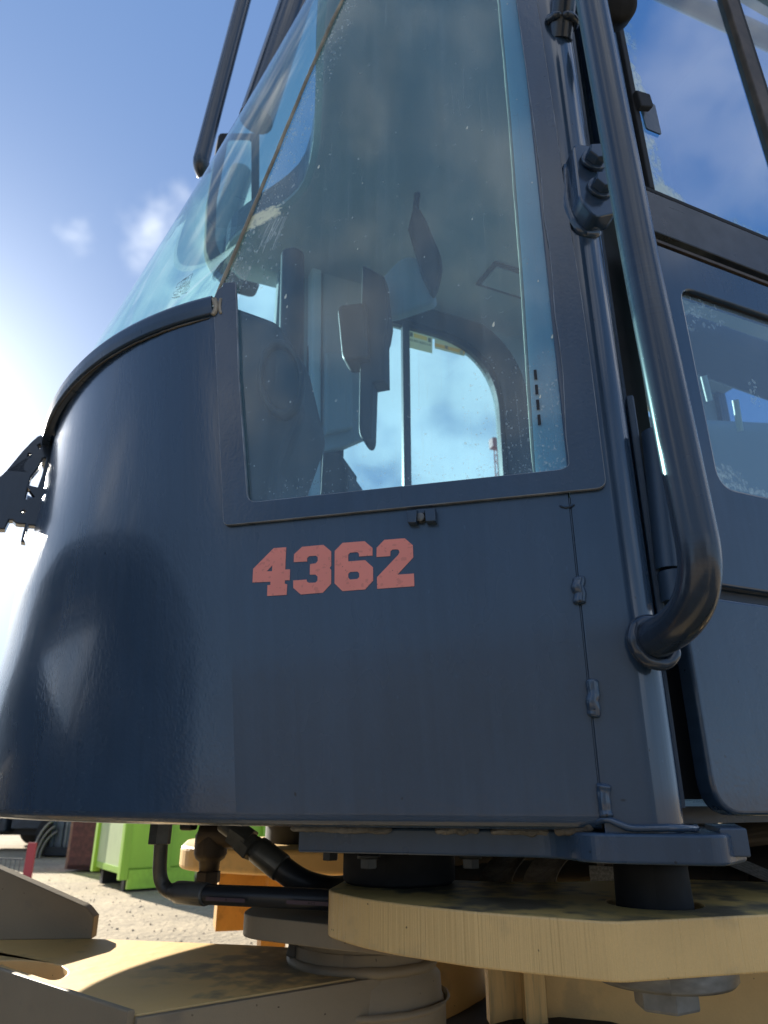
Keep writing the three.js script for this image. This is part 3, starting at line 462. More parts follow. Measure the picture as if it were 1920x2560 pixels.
// grab handle
{
  const q = new THREE.Group(); q.name = 'grab_handle'; cab.add(q);
  const z = 0.11, bot = onZ(1762, 1465, z), mids = [onZ(1733, 1273, z), onZ(1609, 694, z), onZ(1478, 0, z)], top = mids[2].clone().add(mids[2].clone().sub(mids[1]).setLength(0.16));
  const foot = V(0.072, 1.80, -0.022), elbow = V(bot.x + 0.002, 1.822, z + 0.002);
  const d = mids[2].clone().sub(mids[0]).normalize();
  part('handle_tube', bendTube([foot, elbow, mids[1].clone(), top], 0.0255, 0.085, 18, 28), M.tube, q);
  const dd = elbow.clone().sub(foot).normalize(), ring = [], ux = V(0, 1, 0).cross(dd).normalize(), uy = dd.clone().cross(ux);
  const ringAt = V(0.088, 1.803, 0.004);
  for (let i = 0; i <= 14; i++) { const a = i / 14 * Math.PI * 2; ring.push(ringAt.clone().addScaledVector(ux, Math.cos(a) * 0.030).addScaledVector(uy, Math.sin(a) * 0.030)); }
  part('weld_bead', weld(ring, 0.0085, 0.7, 90, 12), M.tube, q);
  // upper stand-off
  const a = onZ(1392, 62, 0.0), b = onZ(1452, -120, 0.05), c = b.clone().lerp(top, 0.6);
  part('handle_standoff', bendTube([V(0.072, a.y - 0.02, -0.02), V(0.098, a.y + 0.09, 0.05), V(0.12, a.y + 0.2, 0.1)], 0.024, 0.03, 10, 24), M.tube, q);
  const r2 = [], e2 = V(0.028, 0.11, 0.05).normalize(), vx = V(1, 0, 0).cross(e2).normalize(), vy = e2.clone().cross(vx), c2 = V(0.079, a.y + 0.008, -0.004);
  for (let i = 0; i <= 14; i++) { const t = i / 14 * Math.PI * 2; r2.push(c2.clone().addScaledVector(vx, Math.cos(t) * 0.026).addScaledVector(vy, Math.sin(t) * 0.026)); }
  part('weld_bead', weld(r2, 0.008, 0.7, 80, 10), M.tube, q);
  part('handle_stop', turned([[0, 0.01], [0.02, 0.0095], [0.029, 0.004], [0.031, -0.004], [0.031, -0.05], [0, -0.05]], onZ(1552, 12, 0.02), V(0.1, -0.62, 0.75), 32), M.rubber, q, 'round black rubber stop beside the grab handle');
}
// hinge barrels in the gap between post and door
{
  const q = new THREE.Group(); q.name = 'door_hinge'; cab.add(q);
  const p = (px, py) => onZ(px, py, -0.045), a = p(1640, 1082), b = p(1678, 1425), c = p(1684, 1432), d = p(1695, 1505);
  part('hinge_barrel', rod(a, b, 0.0215, 0.0215, 28), M.paintDark, q); part('hinge_barrel', rod(c, d, 0.0225, 0.0225, 28), M.paintDark, q);
  part('hinge_leaf', box(0.012, 0.36, 0.03, a.x - 0.03, (a.y + b.y) / 2, -0.06, 0.003), M.paintDark, q);
}
// base flange and the rail under the corner panel
{
  const q = new THREE.Group(); q.name = 'cab_base'; cab.add(q);
  part('base_flange', plan([[-0.02, 0.012, 0.03], [0.132, 0.014, 0.02], [0.17, -0.06, 0.02], [0.19, -0.36], [-0.5, -0.36], [-0.42, -0.06], [-0.06, -0.052, 0.05]], 1.5395, 1.573, { bevel: 0.0035, seg: 3, curve: 10 }), M.paintDark, q);
  part('flange_lug', plan([[0.135, -0.012], [0.166, -0.02], [0.18, -0.16], [0.14, -0.16]], 1.5475, 1.579, { bevel: 0.002 }), M.paintDark, q);
  part('weld_bead', weld([V(-0.012, 1.581, -0.01), V(0.004, 1.588, 0.003), V(0.03, 1.5795, 0.006), V(0.06, 1.579, 0.005), V(0.09, 1.579, -0.004), V(0.11, 1.578, -0.03), V(0.115, 1.578, -0.07)], 0.0042, 0.6, 80, 10), M.paintGloss, q);
  part('weld_bead', weld([V(-0.06, 1.5745, -0.03), V(-0.035, 1.576, -0.018), V(-0.012, 1.582, -0.008)], 0.007, 1, 30, 10), M.grime, q);
  for (const [x0, x1] of [[-0.43, -0.28], [-0.22, -0.16], [-0.145, -0.06]]) { const l = []; for (let i = 0; i <= 8; i++) l.push(V(x0 + (x1 - x0) * i / 8, 1.5705 + rr(-0.002, 0.002), -0.052 + rr(-0.002, 0.002))); part('weld_bead', weld(l, 0.0052, 0.9, 70, 8), std(lin(0.3, 0.3, 0.29), 0.6, { map: dirtMap, metalness: 0.3, bumpMap: orangePeel, bumpScale: 0.003 }), q, 'bare grey weld bead along the base rail'); }
  part('cab_floor', (() => { const l = []; for (let i = 0; i <= 24; i++) l.push(frontAt(2 * i / 24, 1.6, -0.02)); const a = sideToCab(3.3, 0, -FAR), b = sideToCab(3.3, 0, 1.15), c = sideToCab(0.97, 0, 1.1); return plan([...l, [a.x, a.z], [b.x, b.z], [c.x, c.z], [0, -0.03]], 1.577, 1.6); })(), M.paintDark, q);
}
// door side
const DZ = 1.196, sd = new THREE.Group(); sd.name = 'side_door'; sd.position.copy(MID); sd.rotation.y = PHI; cab.add(sd);
const A0 = 0.906;
{
  const s = (v) => A0 + v, D = (px, py, z = DZ) => onSide(px, py, z);
  // lower panel, upper panel with the small window, frame bar and sliding window above
  part('lower_panel', ext([[s(0.039), 1.892, 0.01], [s(0.041), 1.59, 0.05], [s(2.38), 1.58], [s(2.38), 1.892]], DZ - 0.03, DZ, { bevel: 0.006, seg: 4 }), M.paint, sd);
  part('upper_panel', ext([[s(0.05), 2.566, 0.01], [s(0.075), 1.912, 0.03], [s(2.38), 1.906], [s(2.38), 2.566]], DZ - 0.03, DZ, { bevel: 0.004, seg: 3, holes: [[[s(0.158), 2.483, 0.035], [s(1.05), 2.5, 0.03], [s(1.05), 2.083, 0.03], [s(0.164), 2.083, 0.035]]] }), M.paintGloss, sd);
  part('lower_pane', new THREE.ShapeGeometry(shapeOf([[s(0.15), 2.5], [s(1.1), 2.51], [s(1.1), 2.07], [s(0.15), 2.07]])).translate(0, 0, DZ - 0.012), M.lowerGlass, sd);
  part('pane_gasket', ext([[s(0.150), 2.491, 0.04], [s(1.058), 2.508, 0.03], [s(1.058), 2.075, 0.03], [s(0.156), 2.075, 0.04]], DZ - 0.02, DZ - 0.009, { holes: [[[s(0.161), 2.480, 0.033], [s(1.047), 2.497, 0.03], [s(1.047), 2.086, 0.03], [s(0.167), 2.086, 0.033]]] }), M.rubber, sd);
  part('joint_strip', ext([[s(0.05), 1.9105], [s(2.38), 1.9055], [s(2.38), 1.8925], [s(0.05), 1.893]], DZ - 0.035, DZ - 0.02), M.rubberGloss, sd);
  part('weather_strip', ext([[s(0.06), 2.574], [s(2.38), 2.574], [s(2.38), 2.5675], [s(0.06), 2.5675]], DZ - 0.02, DZ + 0.003), M.brown, sd);
  part('window_rail', ext([[s(0.085), 2.688, 0.004], [s(2.38), 2.688], [s(2.38), 2.588], [s(0.09), 2.588, 0.004]], DZ - 0.028, DZ + 0.006, { bevel: 0.0025, seg: 2, holes: [[[s(0.158), 2.668, 0.002], [s(0.205), 2.6675, 0.002], [s(0.205), 2.6635, 0.002], [s(0.158), 2.664, 0.002]]] }), std(lin(0.055, 0.065, 0.085), 0.5, { map: dirtMap, roughnessMap: paintRough }), sd);
  part('window_channel', ext([[s(0.09), 2.6905], [s(2.38), 2.6905], [s(2.38), 2.701], [s(0.09), 2.701]], DZ - 0.022, DZ + 0.004, { bevel: 0.002 }), M.rubber, sd);
  part('window_channel', ext([[s(0.108), 3.72], [s(0.122), 3.72], [s(0.136), 2.703], [s(0.122), 2.703]], DZ - 0.02, DZ + 0.003, { bevel: 0.002 }), M.rubber, sd);
  part('front_stile', ext([[s(0.02), 3.72], [s(0.1065), 3.72], [s(0.1195), 2.702], [s(0.084), 2.702], [s(0.03), 2.6]], DZ - 0.03, DZ - 0.004, { bevel: 0.002 }), M.paintGloss, sd);
  part('mullion', ext([[s(0.502), 3.72], [s(0.548), 3.72], [s(0.598), 2.702], [s(0.556), 2.702]], DZ - 0.02, DZ + 0.006, { bevel: 0.003 }), M.brown, sd);
  part('mullion_seal', ext([[s(0.55), 3.72], [s(0.57), 3.72], [s(0.622), 2.702], [s(0.6), 2.702]], DZ - 0.02, DZ - 0.001, { bevel: 0.002 }), M.rubber, sd);
  part('upper_pane', new THREE.ShapeGeometry(shapeOf([[s(0.11), 3.73], [s(0.55), 3.73], [s(0.58), 2.69], [s(0.12), 2.69]])).translate(0, 0, DZ - 0.008), M.upperGlass, sd);
  part('upper_pane', new THREE.ShapeGeometry(shapeOf([[s(0.55), 3.73], [s(2.38), 3.73], [s(2.38), 2.69], [s(0.6), 2.69]])).translate(0, 0, DZ - 0.011), M.upperGlass, sd);
  part('window_latch', ext([[...D(1578, 240)], [...D(1612, 250), 0.004], [...D(1622, 283), 0.008], [...D(1590, 280)]], DZ + 0.001, DZ + 0.016, { bevel: 0.003 }), M.rubber, sd);
  part('latch_plate', ext([[...D(1598, 243)], [...D(1640, 258), 0.006], [...D(1657, 333), 0.004], [...D(1620, 318), 0.006]], DZ - 0.006, DZ - 0.003), M.paintDark, sd);
  part('gap_back', box(0.22, TOP - 1.62, 0.008, s(-0.02), (TOP + 1.6) / 2, DZ - 0.06), M.black, sd);
}
// far wall with its window, inside lining, roof and rear wall
const fw = new THREE.Group(); fw.name = 'far_wall'; fw.position.copy(MID); fw.rotation.y = PHI; cab.add(fw);
{
  const F = (px, py) => onSide(px, py, -FAR);
  const tr = F(1180, 888), rg = F(1250, 1010), ml = F(1004, 816), mr = F(1021, 820);
  const yTop = F(1015, 806)[1], xR = rg[0];
  const xL = F(847, 1235)[0], hole = [[xL, yTop - 0.02, 0.05], [xR, yTop - 0.015, 0.36], [xR - 0.01, 2.25, 0.1], [xL, 2.25, 0.05]];
  const xF = F(693, 760)[0];
  part('far_corner_pane', new THREE.ShapeGeometry(shapeOf([[0.33, 2.55], [xF, 2.55], [xF, TOP], [0.62, TOP], [0.5, 3.25]])).translate(0, 0, -FAR - 0.02), M.farGlass, fw);
  part('wall_lining', ext([[xF, TOP], [3.3, TOP], [3.3, 1.6], [0.31, 1.6], [0.31, 2.55], [xF, 2.55]], -FAR - 0.04, -FAR, { holes: [hole, [[2.12, 3.52, 0.12], [3.12, 3.52, 0.12], [3.12, 2.3, 0.12], [2.12, 2.3, 0.12]]], curve: 16 }), M.trim, fw);
  part('added_side_pane', new THREE.PlaneGeometry(1.02, 1.24).translate(2.62, 2.91, -FAR - 0.02), M.farGlass, fw);  // added rear opening, to bring bright sky into the lower door pane
  const grow = (k) => hole.map(([x, y, r], i) => [x + (i === 0 || i === 3 ? -k : k), y + (i < 2 ? k : -k), r + k]);
  part('window_surround', ext(grow(0.16), -FAR + 0.001, -FAR + 0.03, { holes: [grow(0.015)], bevel: 0.008, curve: 16 }), M.trimDark, fw);
  part('window_gasket', ext(grow(0.018), -FAR - 0.012, -FAR + 0.012, { holes: [grow(-0.012)], curve: 16 }), M.rubberGloss, fw);
  part('window_bar', ext([[ml[0], yTop + 0.03], [mr[0], yTop + 0.03], [mr[0] - 0.004, 2.22], [ml[0] - 0.004, 2.22]], -FAR - 0.01, -FAR + 0.014, { bevel: 0.002 }), M.rubberGloss, fw);
  part('far_pane', new THREE.ShapeGeometry(shapeOf(grow(0.005))).translate(0, 0, -FAR - 0.02), M.farGlass, fw);
  const lab = (draw, w, h) => canvasTex(w, h, draw);
  const st1 = lab((g, w, h) => { g.fillStyle = '#b9b391'; g.fillRect(0, 0, w, h); g.fillStyle = '#c9a24a'; g.fillRect(w * 0.22, h * 0.08, w * 0.56, h * 0.24); g.fillStyle = '#5b5a4c'; g.fillRect(w * 0.05, h * 0.06, w * 0.12, h * 0.26); g.fillRect(w * 0.82, h * 0.1, w * 0.13, h * 0.26); for (let i = 0; i < 24; i++) g.fillRect(w * (0.06 + 0.037 * i), h * 0.45, w * (0.01 + 0.012 * hash2(i, 3)), h * 0.14); }, 128, 96);
  const st2 = lab((g, w, h) => { g.fillStyle = '#b3a988'; g.fillRect(0, 0, w, h); g.fillStyle = '#c8923f'; g.fillRect(0, h * 0.42, w, h * 0.36); g.fillStyle = '#6d5a4a'; g.fillRect(w * 0.34, h * 0.4, w * 0.1, h * 0.32); g.fillStyle = '#8c8a76'; g.fillRect(w * 0.84, h * 0.5, w * 0.1, h * 0.4); }, 128, 64);
  const sticker = (a, b, c, d, t) => { const p = [F(...a), F(...b), F(...c), F(...d)], g = new THREE.BufferGeometry(); g.setAttribute('position', new THREE.Float32BufferAttribute(p.flatMap((q) => [q[0], q[1], -FAR - 0.017]), 3)); g.setAttribute('uv', new THREE.Float32BufferAttribute([0, 1, 1, 1, 1, 0, 0, 0], 2)); g.setIndex([0, 2, 1, 0, 3, 2]); g.computeVertexNormals(); return part('sticker', g, phys(lin(1, 1, 1), 0.8, { map: t, transmission: 0.22, thickness: 0 }), fw, 'small yellow and grey warning sticker on the far window'); };
  sticker([1026, 821], [1085, 838], [1085, 879], [1025, 864], st1); sticker([1091, 842], [1167, 860], [1166, 886], [1091, 866], st2);
  part('lining_rib', ext([F(768, 690), F(792, 690), F(788, 1300), F(764, 1300)], -FAR + 0.002, -FAR + 0.07, { bevel: 0.01 }), M.trimLight, fw);
  part('lining_step', ext([F(796, 660), F(906, 640), F(910, 1105), F(850, 1131), F(794, 1145)], -FAR + 0.002, -FAR + 0.06, { bevel: 0.012 }), M.trim, fw);
  part('lining_step', ext([F(796, 910), F(862, 905), F(862, 1095), F(794, 1110)], -FAR + 0.062, -FAR + 0.1, { bevel: 0.012 }), M.trim, fw);
}
{
  const q = new THREE.Group(); q.name = 'roof'; cab.add(q);
  const ring = []; for (let i = 0; i <= 24; i++) ring.push(screenAt(2 * i / 24, TOP - 0.02, 0.03));
  const a = sideToCab(3.34, 0, -FAR - 0.05), b = sideToCab(3.34, 0, DZ + 0.03), c = sideToCab(A0 + 0.05, 0, DZ + 0.04);
  const sk = [[1.24, 1.12], [1.32, 0.85], [1.52, 0.48], [1.9, 0.2], [3.15, 0.2], [3.15, 1.12]].map(([x, z]) => { const v = sideToCab(x, 0, z); return [v.x, v.z]; });  // guessed roof opening, added so sky shows in the upper door pane
  const out = [...ring, [a.x, a.z], [b.x, b.z], [c.x, c.z], [0.04, 0.03]];
  part('roof_panel', plan(out, TOP, TOP + 0.12, { holes: [sk] }), M.paintDark, q);
  part('ceiling_lining', plan(out.map(([x, z]) => [x * 0.995 - 0.003, z * 0.99 - 0.008]), TOP - 0.02, TOP - 0.004, { holes: [sk] }), M.trim, q);
  const g = new THREE.ShapeGeometry(shapeOf(sk.map(([x, z]) => [x, -z]))).rotateX(-Math.PI / 2).translate(0, TOP + 0.06, 0);
  part('added_roof_pane', g, M.doorGlass, q);
  const lp = onY(1275, 702, TOP - 0.022); part('ceiling_recess', new RoundedBoxGeometry(0.26, 0.012, 0.16, 2, 0.004).rotateY(PHI).translate(lp.x, TOP - 0.024, lp.z), M.trimDark, q); part('ceiling_cover', new RoundedBoxGeometry(0.22, 0.012, 0.125, 2, 0.004).rotateY(PHI).translate(lp.x, TOP - 0.029, lp.z), M.trim, q);
  const rw = new THREE.Group(); rw.name = 'rear_wall'; rw.position.copy(MID); rw.rotation.y = PHI; cab.add(rw);
  part('wall_panel', new THREE.BoxGeometry(0.04, 1.0, DZ + FAR).translate(3.32, 2.08, (DZ - FAR) / 2), M.trim, rw);
  part('rear_post', box(0.06, TOP - 1.6, 0.06, 3.3, (TOP + 1.6) / 2, DZ - 0.03), M.paintDark, rw); part('rear_post', box(0.06, TOP - 1.6, 0.06, 3.3, (TOP + 1.6) / 2, -FAR), M.paintDark, rw);
  part('rear_pane', new THREE.PlaneGeometry(DZ + FAR, TOP - 2.58).rotateY(Math.PI / 2).translate(3.32, (TOP + 2.58) / 2, (DZ - FAR) / 2), M.doorGlass, rw);
  part('rear_stile', box(0.03, TOP - 1.6, 0.05, 3.2, (TOP + 1.6) / 2, DZ - 0.02), M.paintDark, rw);
}
// inside: dash cowl with round speaker, far front post, sun visor
{
  const q = new THREE.Group(); q.name = 'dash_cowl'; cab.add(q);
  const z = -0.15, P = (px, py, r) => [...S(px, py, z), r || 0];
  part('cowl_shell', ext([P(585, 762), P(660, 788), P(694, 802, 0.03), P(716, 850), P(757, 1030, 0.02), P(733, 1090, 0.04), P(700, 1180), P(690, 1270), P(560, 1290)], z - 0.16, z, { bevel: 0.02, seg: 4 }), M.trimDark, q);
  const c = onZ(703, 948, z + 0.004), u = new THREE.Group();
  const ring = new THREE.TorusGeometry(0.085, 0.012, 12, 48).scale(0.5, 1, 1).rotateZ(0.19).translate(c.x, c.y, c.z), disc = new THREE.SphereGeometry(0.08, 32, 16).scale(0.5, 1, 0.08).rotateZ(0.19).translate(c.x, c.y, c.z - 0.002);
  part('speaker_ring', ring, M.black, q); part('speaker_cone', disc, M.trimDark, q);
  const f0 = sideAlong(735, 1260, 2.1), q2 = new THREE.Group(); q2.name = 'front_post'; cab.add(q2);
  part('post_cover', rod(along(722, 1300, 2.05), along(732, 640, 2.45), 0.042, 0.04, 20), M.trimDark, q2);
    const v = new THREE.Group(); v.name = 'sun_visor'; cab.add(v);
  const zz = -1.0, X = (px, py, r) => [...S(px, py, zz), r || 0];
  part('visor_blade', ext([X(1035, 498, 0.05), X(1062, 540), X(1108, 650, 0.06), X(1092, 715), X(1078, 738, 0.03), X(1050, 680), X(1018, 570)], zz - 0.04, zz, { bevel: 0.012, seg: 3 }), M.black, v);
  part('visor_pad', ext([X(925, 690, 0.04), X(1000, 612, 0.05), X(1050, 620), X(1085, 728, 0.03), X(985, 762), X(915, 775, 0.03)], zz - 0.10, zz - 0.05, { bevel: 0.015, seg: 3 }), M.trim, v);
  part('visor_arm', rod(onZ(1040, 520, zz - 0.03), V(onZ(1040, 520, zz).x, TOP - 0.02, zz - 0.03), 0.012), M.black, v);
  const w = new THREE.Group(); w.name = 'control_levers'; cab.add(w);
  const sp = along(1850, 1060, 2.02);
  part('side_console', new RoundedBoxGeometry(0.75, 0.6, 0.2, 4, 0.06).rotateY(0.35).translate(sp.x, sp.y - 0.27, sp.z - 0.1), M.trim, w);
  for (const [x0, y0, x1, y1] of [[1759, 940, 1774, 1002], [1838, 1000, 1851, 1078]]) part('lever', rod(along(x0, y0, 1.9), along(x1, y1, 1.9), 0.0085, 0.0085, 12), std(lin(0.75, 0.74, 0.6), 0.4), w);
  const sb = along(1850, 905, 2.3); part('seat_bolster', new RoundedBoxGeometry(0.55, 0.09, 0.2, 4, 0.04).rotateZ(-0.3).rotateY(0.4).translate(sb.x, sb.y, sb.z), M.trimDark, w);
}
{
  const m = inCab('display_monitor', 'black display monitor on its post inside the cab, before the far window', 'monitor'), zz = -0.95, X = (px, py, r) => [...S(px, py, zz), r || 0];
  part('monitor_post', ext([X(905, 660, 0.02), X(960, 690), X(972, 800, 0.01), X(966, 835), X(962, 845, 0.01), X(963, 950), X(932, 956), X(927, 1098, 0.02), X(914, 1108, 0.02), X(896, 1085, 0.03), X(898, 960)], zz - 0.07, zz, { bevel: 0.006 }), M.trimDark, m);
  part('monitor_housing', ext([X(848, 775, 0.03), X(918, 768), X(925, 905), X(862, 915, 0.03)], zz - 0.06, zz + 0.03, { bevel: 0.01 }), M.black, m);
  part('console', ext([X(800, 1118, 0.02), X(852, 1128, 0.02), X(848, 1146, 0.015), X(866, 1166, 0.01), X(864, 1290), X(790, 1290)], zz - 0.2, zz - 0.02, { bevel: 0.01 }), M.trimDark, m);
}
// front lamp bracket beyond the bend of the windscreen
{
  const q = new THREE.Group(); q.name = 'front_bracket'; q.position.copy(MID); q.rotation.y = PHI; cab.add(q);
  const Z = 0.09, P = (l) => l.map(([x, y]) => onSide(x, y, Z));
  const out = P([[120, 1082], [107, 1085], [94, 1090], [80, 1102], [55, 1128], [16, 1175], [0, 1191], [-50, 1255], [-40, 1322], [12, 1323], [23, 1300], [31, 1300], [39, 1308], [50, 1310], [63, 1310], [56, 1333], [52, 1354], [63, 1356], [59, 1346], [63, 1333], [65, 1318], [72, 1313], [101, 1315], [150, 1290], [160, 1100]]);
  const holes = [[[81, 1138], [93, 1142], [104, 1151], [83, 1166], [68, 1177], [63, 1173], [65, 1160]], [[116, 1144], [107, 1146], [98, 1167], [78, 1191], [73, 1212], [94, 1217], [104, 1190]], [[70, 1219], [89, 1221], [86, 1242], [80, 1244], [72, 1243], [67, 1249], [65, 1247]], [[54, 1279], [59, 1276], [64, 1279], [59, 1283]], [[95, 1113], [100, 1110], [103, 1118], [99, 1121]], [[69, 1143], [72, 1134], [77, 1135], [75, 1143]]].map(P);
  part('bracket_plate', ext(out, Z - 0.03, Z, { holes, bevel: 0.003 }), M.tube, q);
  const arm = (a, b, r) => part('bracket_arm', rod(sideAlong(...a), sideAlong(...b), r, r, 10), M.tube, q);
  arm([10, 1200, 2.3], [60, 1300, 2.25], 0.03); arm([30, 1240, 2.25], [112, 1270, 2.2], 0.02);
}
// mirror arms that rise past the windscreen
{
  const q = new THREE.Group(); q.name = 'mirror_arm'; cab.add(q);
  part('arm_tube', bendTube([along(512, 436, 2.74), along(500, 412, 2.72), along(640, -120, 3.1)], 0.031, 0.03, 10, 18), M.tube, q);
  part('arm_tube', bendTube([along(640, 300, 2.9), along(760, -60, 3.2)], 0.07, 0.05, 6, 18), M.tube, q);
  const mq = new THREE.Group(); mq.name = 'mirror_head'; mq.position.copy(MID); mq.rotation.y = PHI; cab.add(mq);
  const mz = -0.72, mp = (k) => [[548 + k, 330 + k], [650 - k, 330 + k], [650 - k, 728 - k * 1.2, 0.05], [575 + k * 0.5, 706 - k, 0.05], [514 + k, 640 - k, 0.09], [520 + k, 500]].map(([x, y, r]) => [...onSide(x, y, mz), r || 0.02]);
  part('mirror_housing', ext(mp(0), mz - 0.07, mz, { bevel: 0.012, seg: 3 }), M.rubber, mq); part('mirror_glass', ext(mp(22), mz + 0.0005, mz + 0.003), std(lin(0.8, 0.85, 0.88), 0.04, { metalness: 1 }), mq);
  const r = new THREE.Group(); r.name = 'roof_rail'; cab.add(r);
  part('rail_tube', rod(along(1640, -30, 3.3), along(1990, 130, 3.2), 0.045), M.tube, r);
}

// ------------------------------------------------------------------ the chassis under the cab
const ch = inCab('machine_chassis', 'beige-yellow machine chassis with thick mounting plates under the dark cab', 'chassis');
{
  const yT = 1.475, yB = 1.412;
  const H = (px, py, y = yT) => Hxz(px, py, y);
  const pts = [[...H(815, 2226), 0.03], [...H(930, 2252), 0.09], H(1180, 2279), [...H(1530, 2305), 0.022], H(1920, 2286), H(2300, 2262), H(2300, 2195), H(1920, 2205), H(1700, 2198), H(1300, 2206), [...H(880, 2190), 0.05]];
  const hx = 0.063, hz = -0.19;
  part('mounting_plate', plan(pts, yB, yT, { bevel: 0.0025, seg: 2, curve: 12, holes: [planCircle(hx, hz, 0.064)] }), [M.yellowTop, M.yellowEdge], ch);
  part('rubber_mount', turned([[0, 0], [0.0525, 0], [0.052, 0.05], [0.0505, 0.1], [0.05, 0.125], [0, 0.125]], V(hx, 1.414, hz), V(0, 1, 0), 40), M.rubber, ch);
  part('mount_washer', turned([[0, 0], [0.09, 0], [0.095, 0.005], [0.095, 0.022], [0.09, 0.027], [0, 0.027]], V(hx, 1.3845, hz), V(0, 1, 0), 48), M.zinc, ch, 'pale grey washer under the mounting plate');
  part('mount_bolt', hexHead(V(hx, 1.384, hz), V(0, -1, 0), 0.042, 0.033), M.zinc, ch);
  // second cushion
  part('cushion', turned([[0, 0], [0.09, 0], [0.097, 0.006], [0.097, 0.052], [0.092, 0.064], [0, 0.064]], V(-0.34, 1.4745, -0.345), V(0, 1, 0), 48), M.rubber, ch);
  part('cushion_flange', plan([[-0.47, -0.24, 0.01], [-0.2, -0.235, 0.01], [-0.2, -0.44], [-0.47, -0.44]], 1.529, 1.539), M.steel, ch);
  for (const [px, py] of [[922, 2140], [1176, 2143], [826, 2136]]) { const p = along(px, py, px === 826 ? 1.25 : 1.12); part('flange_bolt', [hexHead(V(p.x, 1.528, p.z), V(0, -1, 0), 0.014, 0.02), turned([[0, 0], [0.018, 0], [0.018, -0.007], [0, -0.007]], V(p.x, 1.529, p.z), V(0, 1, 0), 20)], M.steel, ch); }
  // lower deck plate with hole and gusset
  const y2 = 1.32, L = (px, py) => Hxz(px, py, y2);
  const slot = [L(-20, 2401.5), [...L(70, 2399), 0.04], [...L(150, 2411), 0.03], [...L(176, 2432), 0.03], [...L(140, 2454), 0.03], L(30, 2420)];
  part('deck_plate', plan([L(-400, 2300), [...L(336, 2536), 0.01], L(1010, 2424), L(1000, 2385), L(690, 2366), L(620, 2362), L(225, 2346), L(-400, 2330)], y2 - 0.03, y2, { bevel: 0.002, seg: 2, holes: [slot] }), [M.deckTop, M.yellow], ch);
  const lipA = L(-400, 2295), lipB = L(337, 2537), lipC = L(1010, 2425), inw = (a, b, d) => { const dx = b[0] - a[0], dz = b[1] - a[1], l = Math.hypot(dx, dz); return [dz / l * d, -dx / l * d]; };
  const n1 = inw(lipA, lipB, 0.012), n2 = inw(lipB, lipC, 0.012);
  part('deck_front', plan([[lipA[0] - n1[0], lipA[1] - n1[1]], [lipB[0] - n1[0], lipB[1] - n1[1]], [lipB[0] - n1[0] * 0.05, lipB[1] - n1[1] * 0.05], [lipA[0] - n1[0] * 0.05, lipA[1] - n1[1] * 0.05]], y2 - 0.3, y2 + 0.007, { bevel: 0.0025 }), M.yellowDark, ch);
  part('deck_front', plan([[lipB[0] - n2[0], lipB[1] - n2[1]], [lipC[0] - n2[0], lipC[1] - n2[1]], [lipC[0] - n2[0] * 0.05, lipC[1] - n2[1] * 0.05], [lipB[0] - n2[0] * 0.05, lipB[1] - n2[1] * 0.05]], y2 - 0.075, y2 - 0.002, { bevel: 0.0015 }), M.yellowDark, ch);
  part('gusset', (() => { const a = onY(235, 2343, y2), d = onY(-420, 2352, y2).sub(a).normalize(), n = V(0, 1, 0).cross(d); const m = new THREE.Matrix4().makeBasis(d, V(0, 1, 0), d.clone().cross(V(0, 1, 0))).setPosition(a); return ext([[0, 0], [0, 0.042], [0.02, 0.062, 0.01], [0.9, 0.40], [0.9, 0]], -0.02, 0.02, { bevel: 0.002 }).applyMatrix4(m); })(), M.yellowDark, ch);
  // swivel boss with weld rings
  const bx = -0.455, bz = -0.535;
  part('swivel_boss', turned([[0, 0], [0.155, 0], [0.155, 0.06], [0.148, 0.068], [0.146, 0.1], [0.138, 0.108], [0.136, 0.15], [0.13, 0.152], [0, 0.152]], V(bx, 1.2, bz), V(0, 1, 0), 56), M.yellowDark, ch);
  part('boss_collar', turned([[0.12, 0], [0.132, 0.002], [0.132, 0.07], [0.12, 0.075]], V(bx, 1.345, bz), V(0, 1, 0), 48), M.yellowDark, ch);
  const ring = (r, y, w, b) => { const l = []; for (let i = 0; i <= 36; i++) { const a = i / 36 * 6.283; l.push(V(bx + Math.cos(a) * r, y, bz + Math.sin(a) * r)); } return weld(l, w, b, 160, 8); };
  part('weld_bead', ring(0.14, 1.324, 0.009, 0.8), M.yellowDark, ch); part('weld_bead', ring(0.158, 1.262, 0.006, 0.5), M.yellowDark, ch);
  part('weld_bead', weld([V(bx - 0.118, 1.33, bz + 0.07), V(bx - 0.116, 1.36, bz + 0.072), V(bx - 0.112, 1.40, bz + 0.07)], 0.012, 1.5, 40, 10), M.grime, ch);
  // arm plate below the hose
  part('arm_plate', plan([[...Hxz(598, 2287, 1.42), 0.05], Hxz(830, 2312, 1.42), Hxz(1100, 2335, 1.42), Hxz(1300, 2290, 1.42), Hxz(1000, 2240, 1.42), [...Hxz(640, 2258, 1.42), 0.06]], 1.385, 1.42, { bevel: 0.002 }), [M.yellowDark, M.yellowDark], ch);
  // box frame below the mounting plate
  const fb = (px0, px1, t, y0, y1, d, m, n) => { const a = along(px0, 2480, t), b = along(px1, 2480, t), w = Math.hypot(a.x - b.x, a.z - b.z); const g = new THREE.BoxGeometry(w, y1 - y0, d).translate(w / 2, 0, -d / 2).rotateY(-Math.atan2(b.z - a.z, b.x - a.x)); return part(n, g.translate(a.x, (y0 + y1) / 2, a.z), m, ch); };
  fb(1222, 1318, 1.38, 0.6, 1.4, 0.05, M.yellow, 'frame_web');
  fb(1312, 1365, 1.34, 0.6, 1.4, 0.04, M.yellow, 'frame_stiffener');
  fb(1366, 2300, 1.37, 0.6, 1.4, 0.05, M.yellow, 'frame_panel');
  fb(1040, 1230, 1.72, 0.6, 1.4, 0.05, M.yellow, 'frame_web');
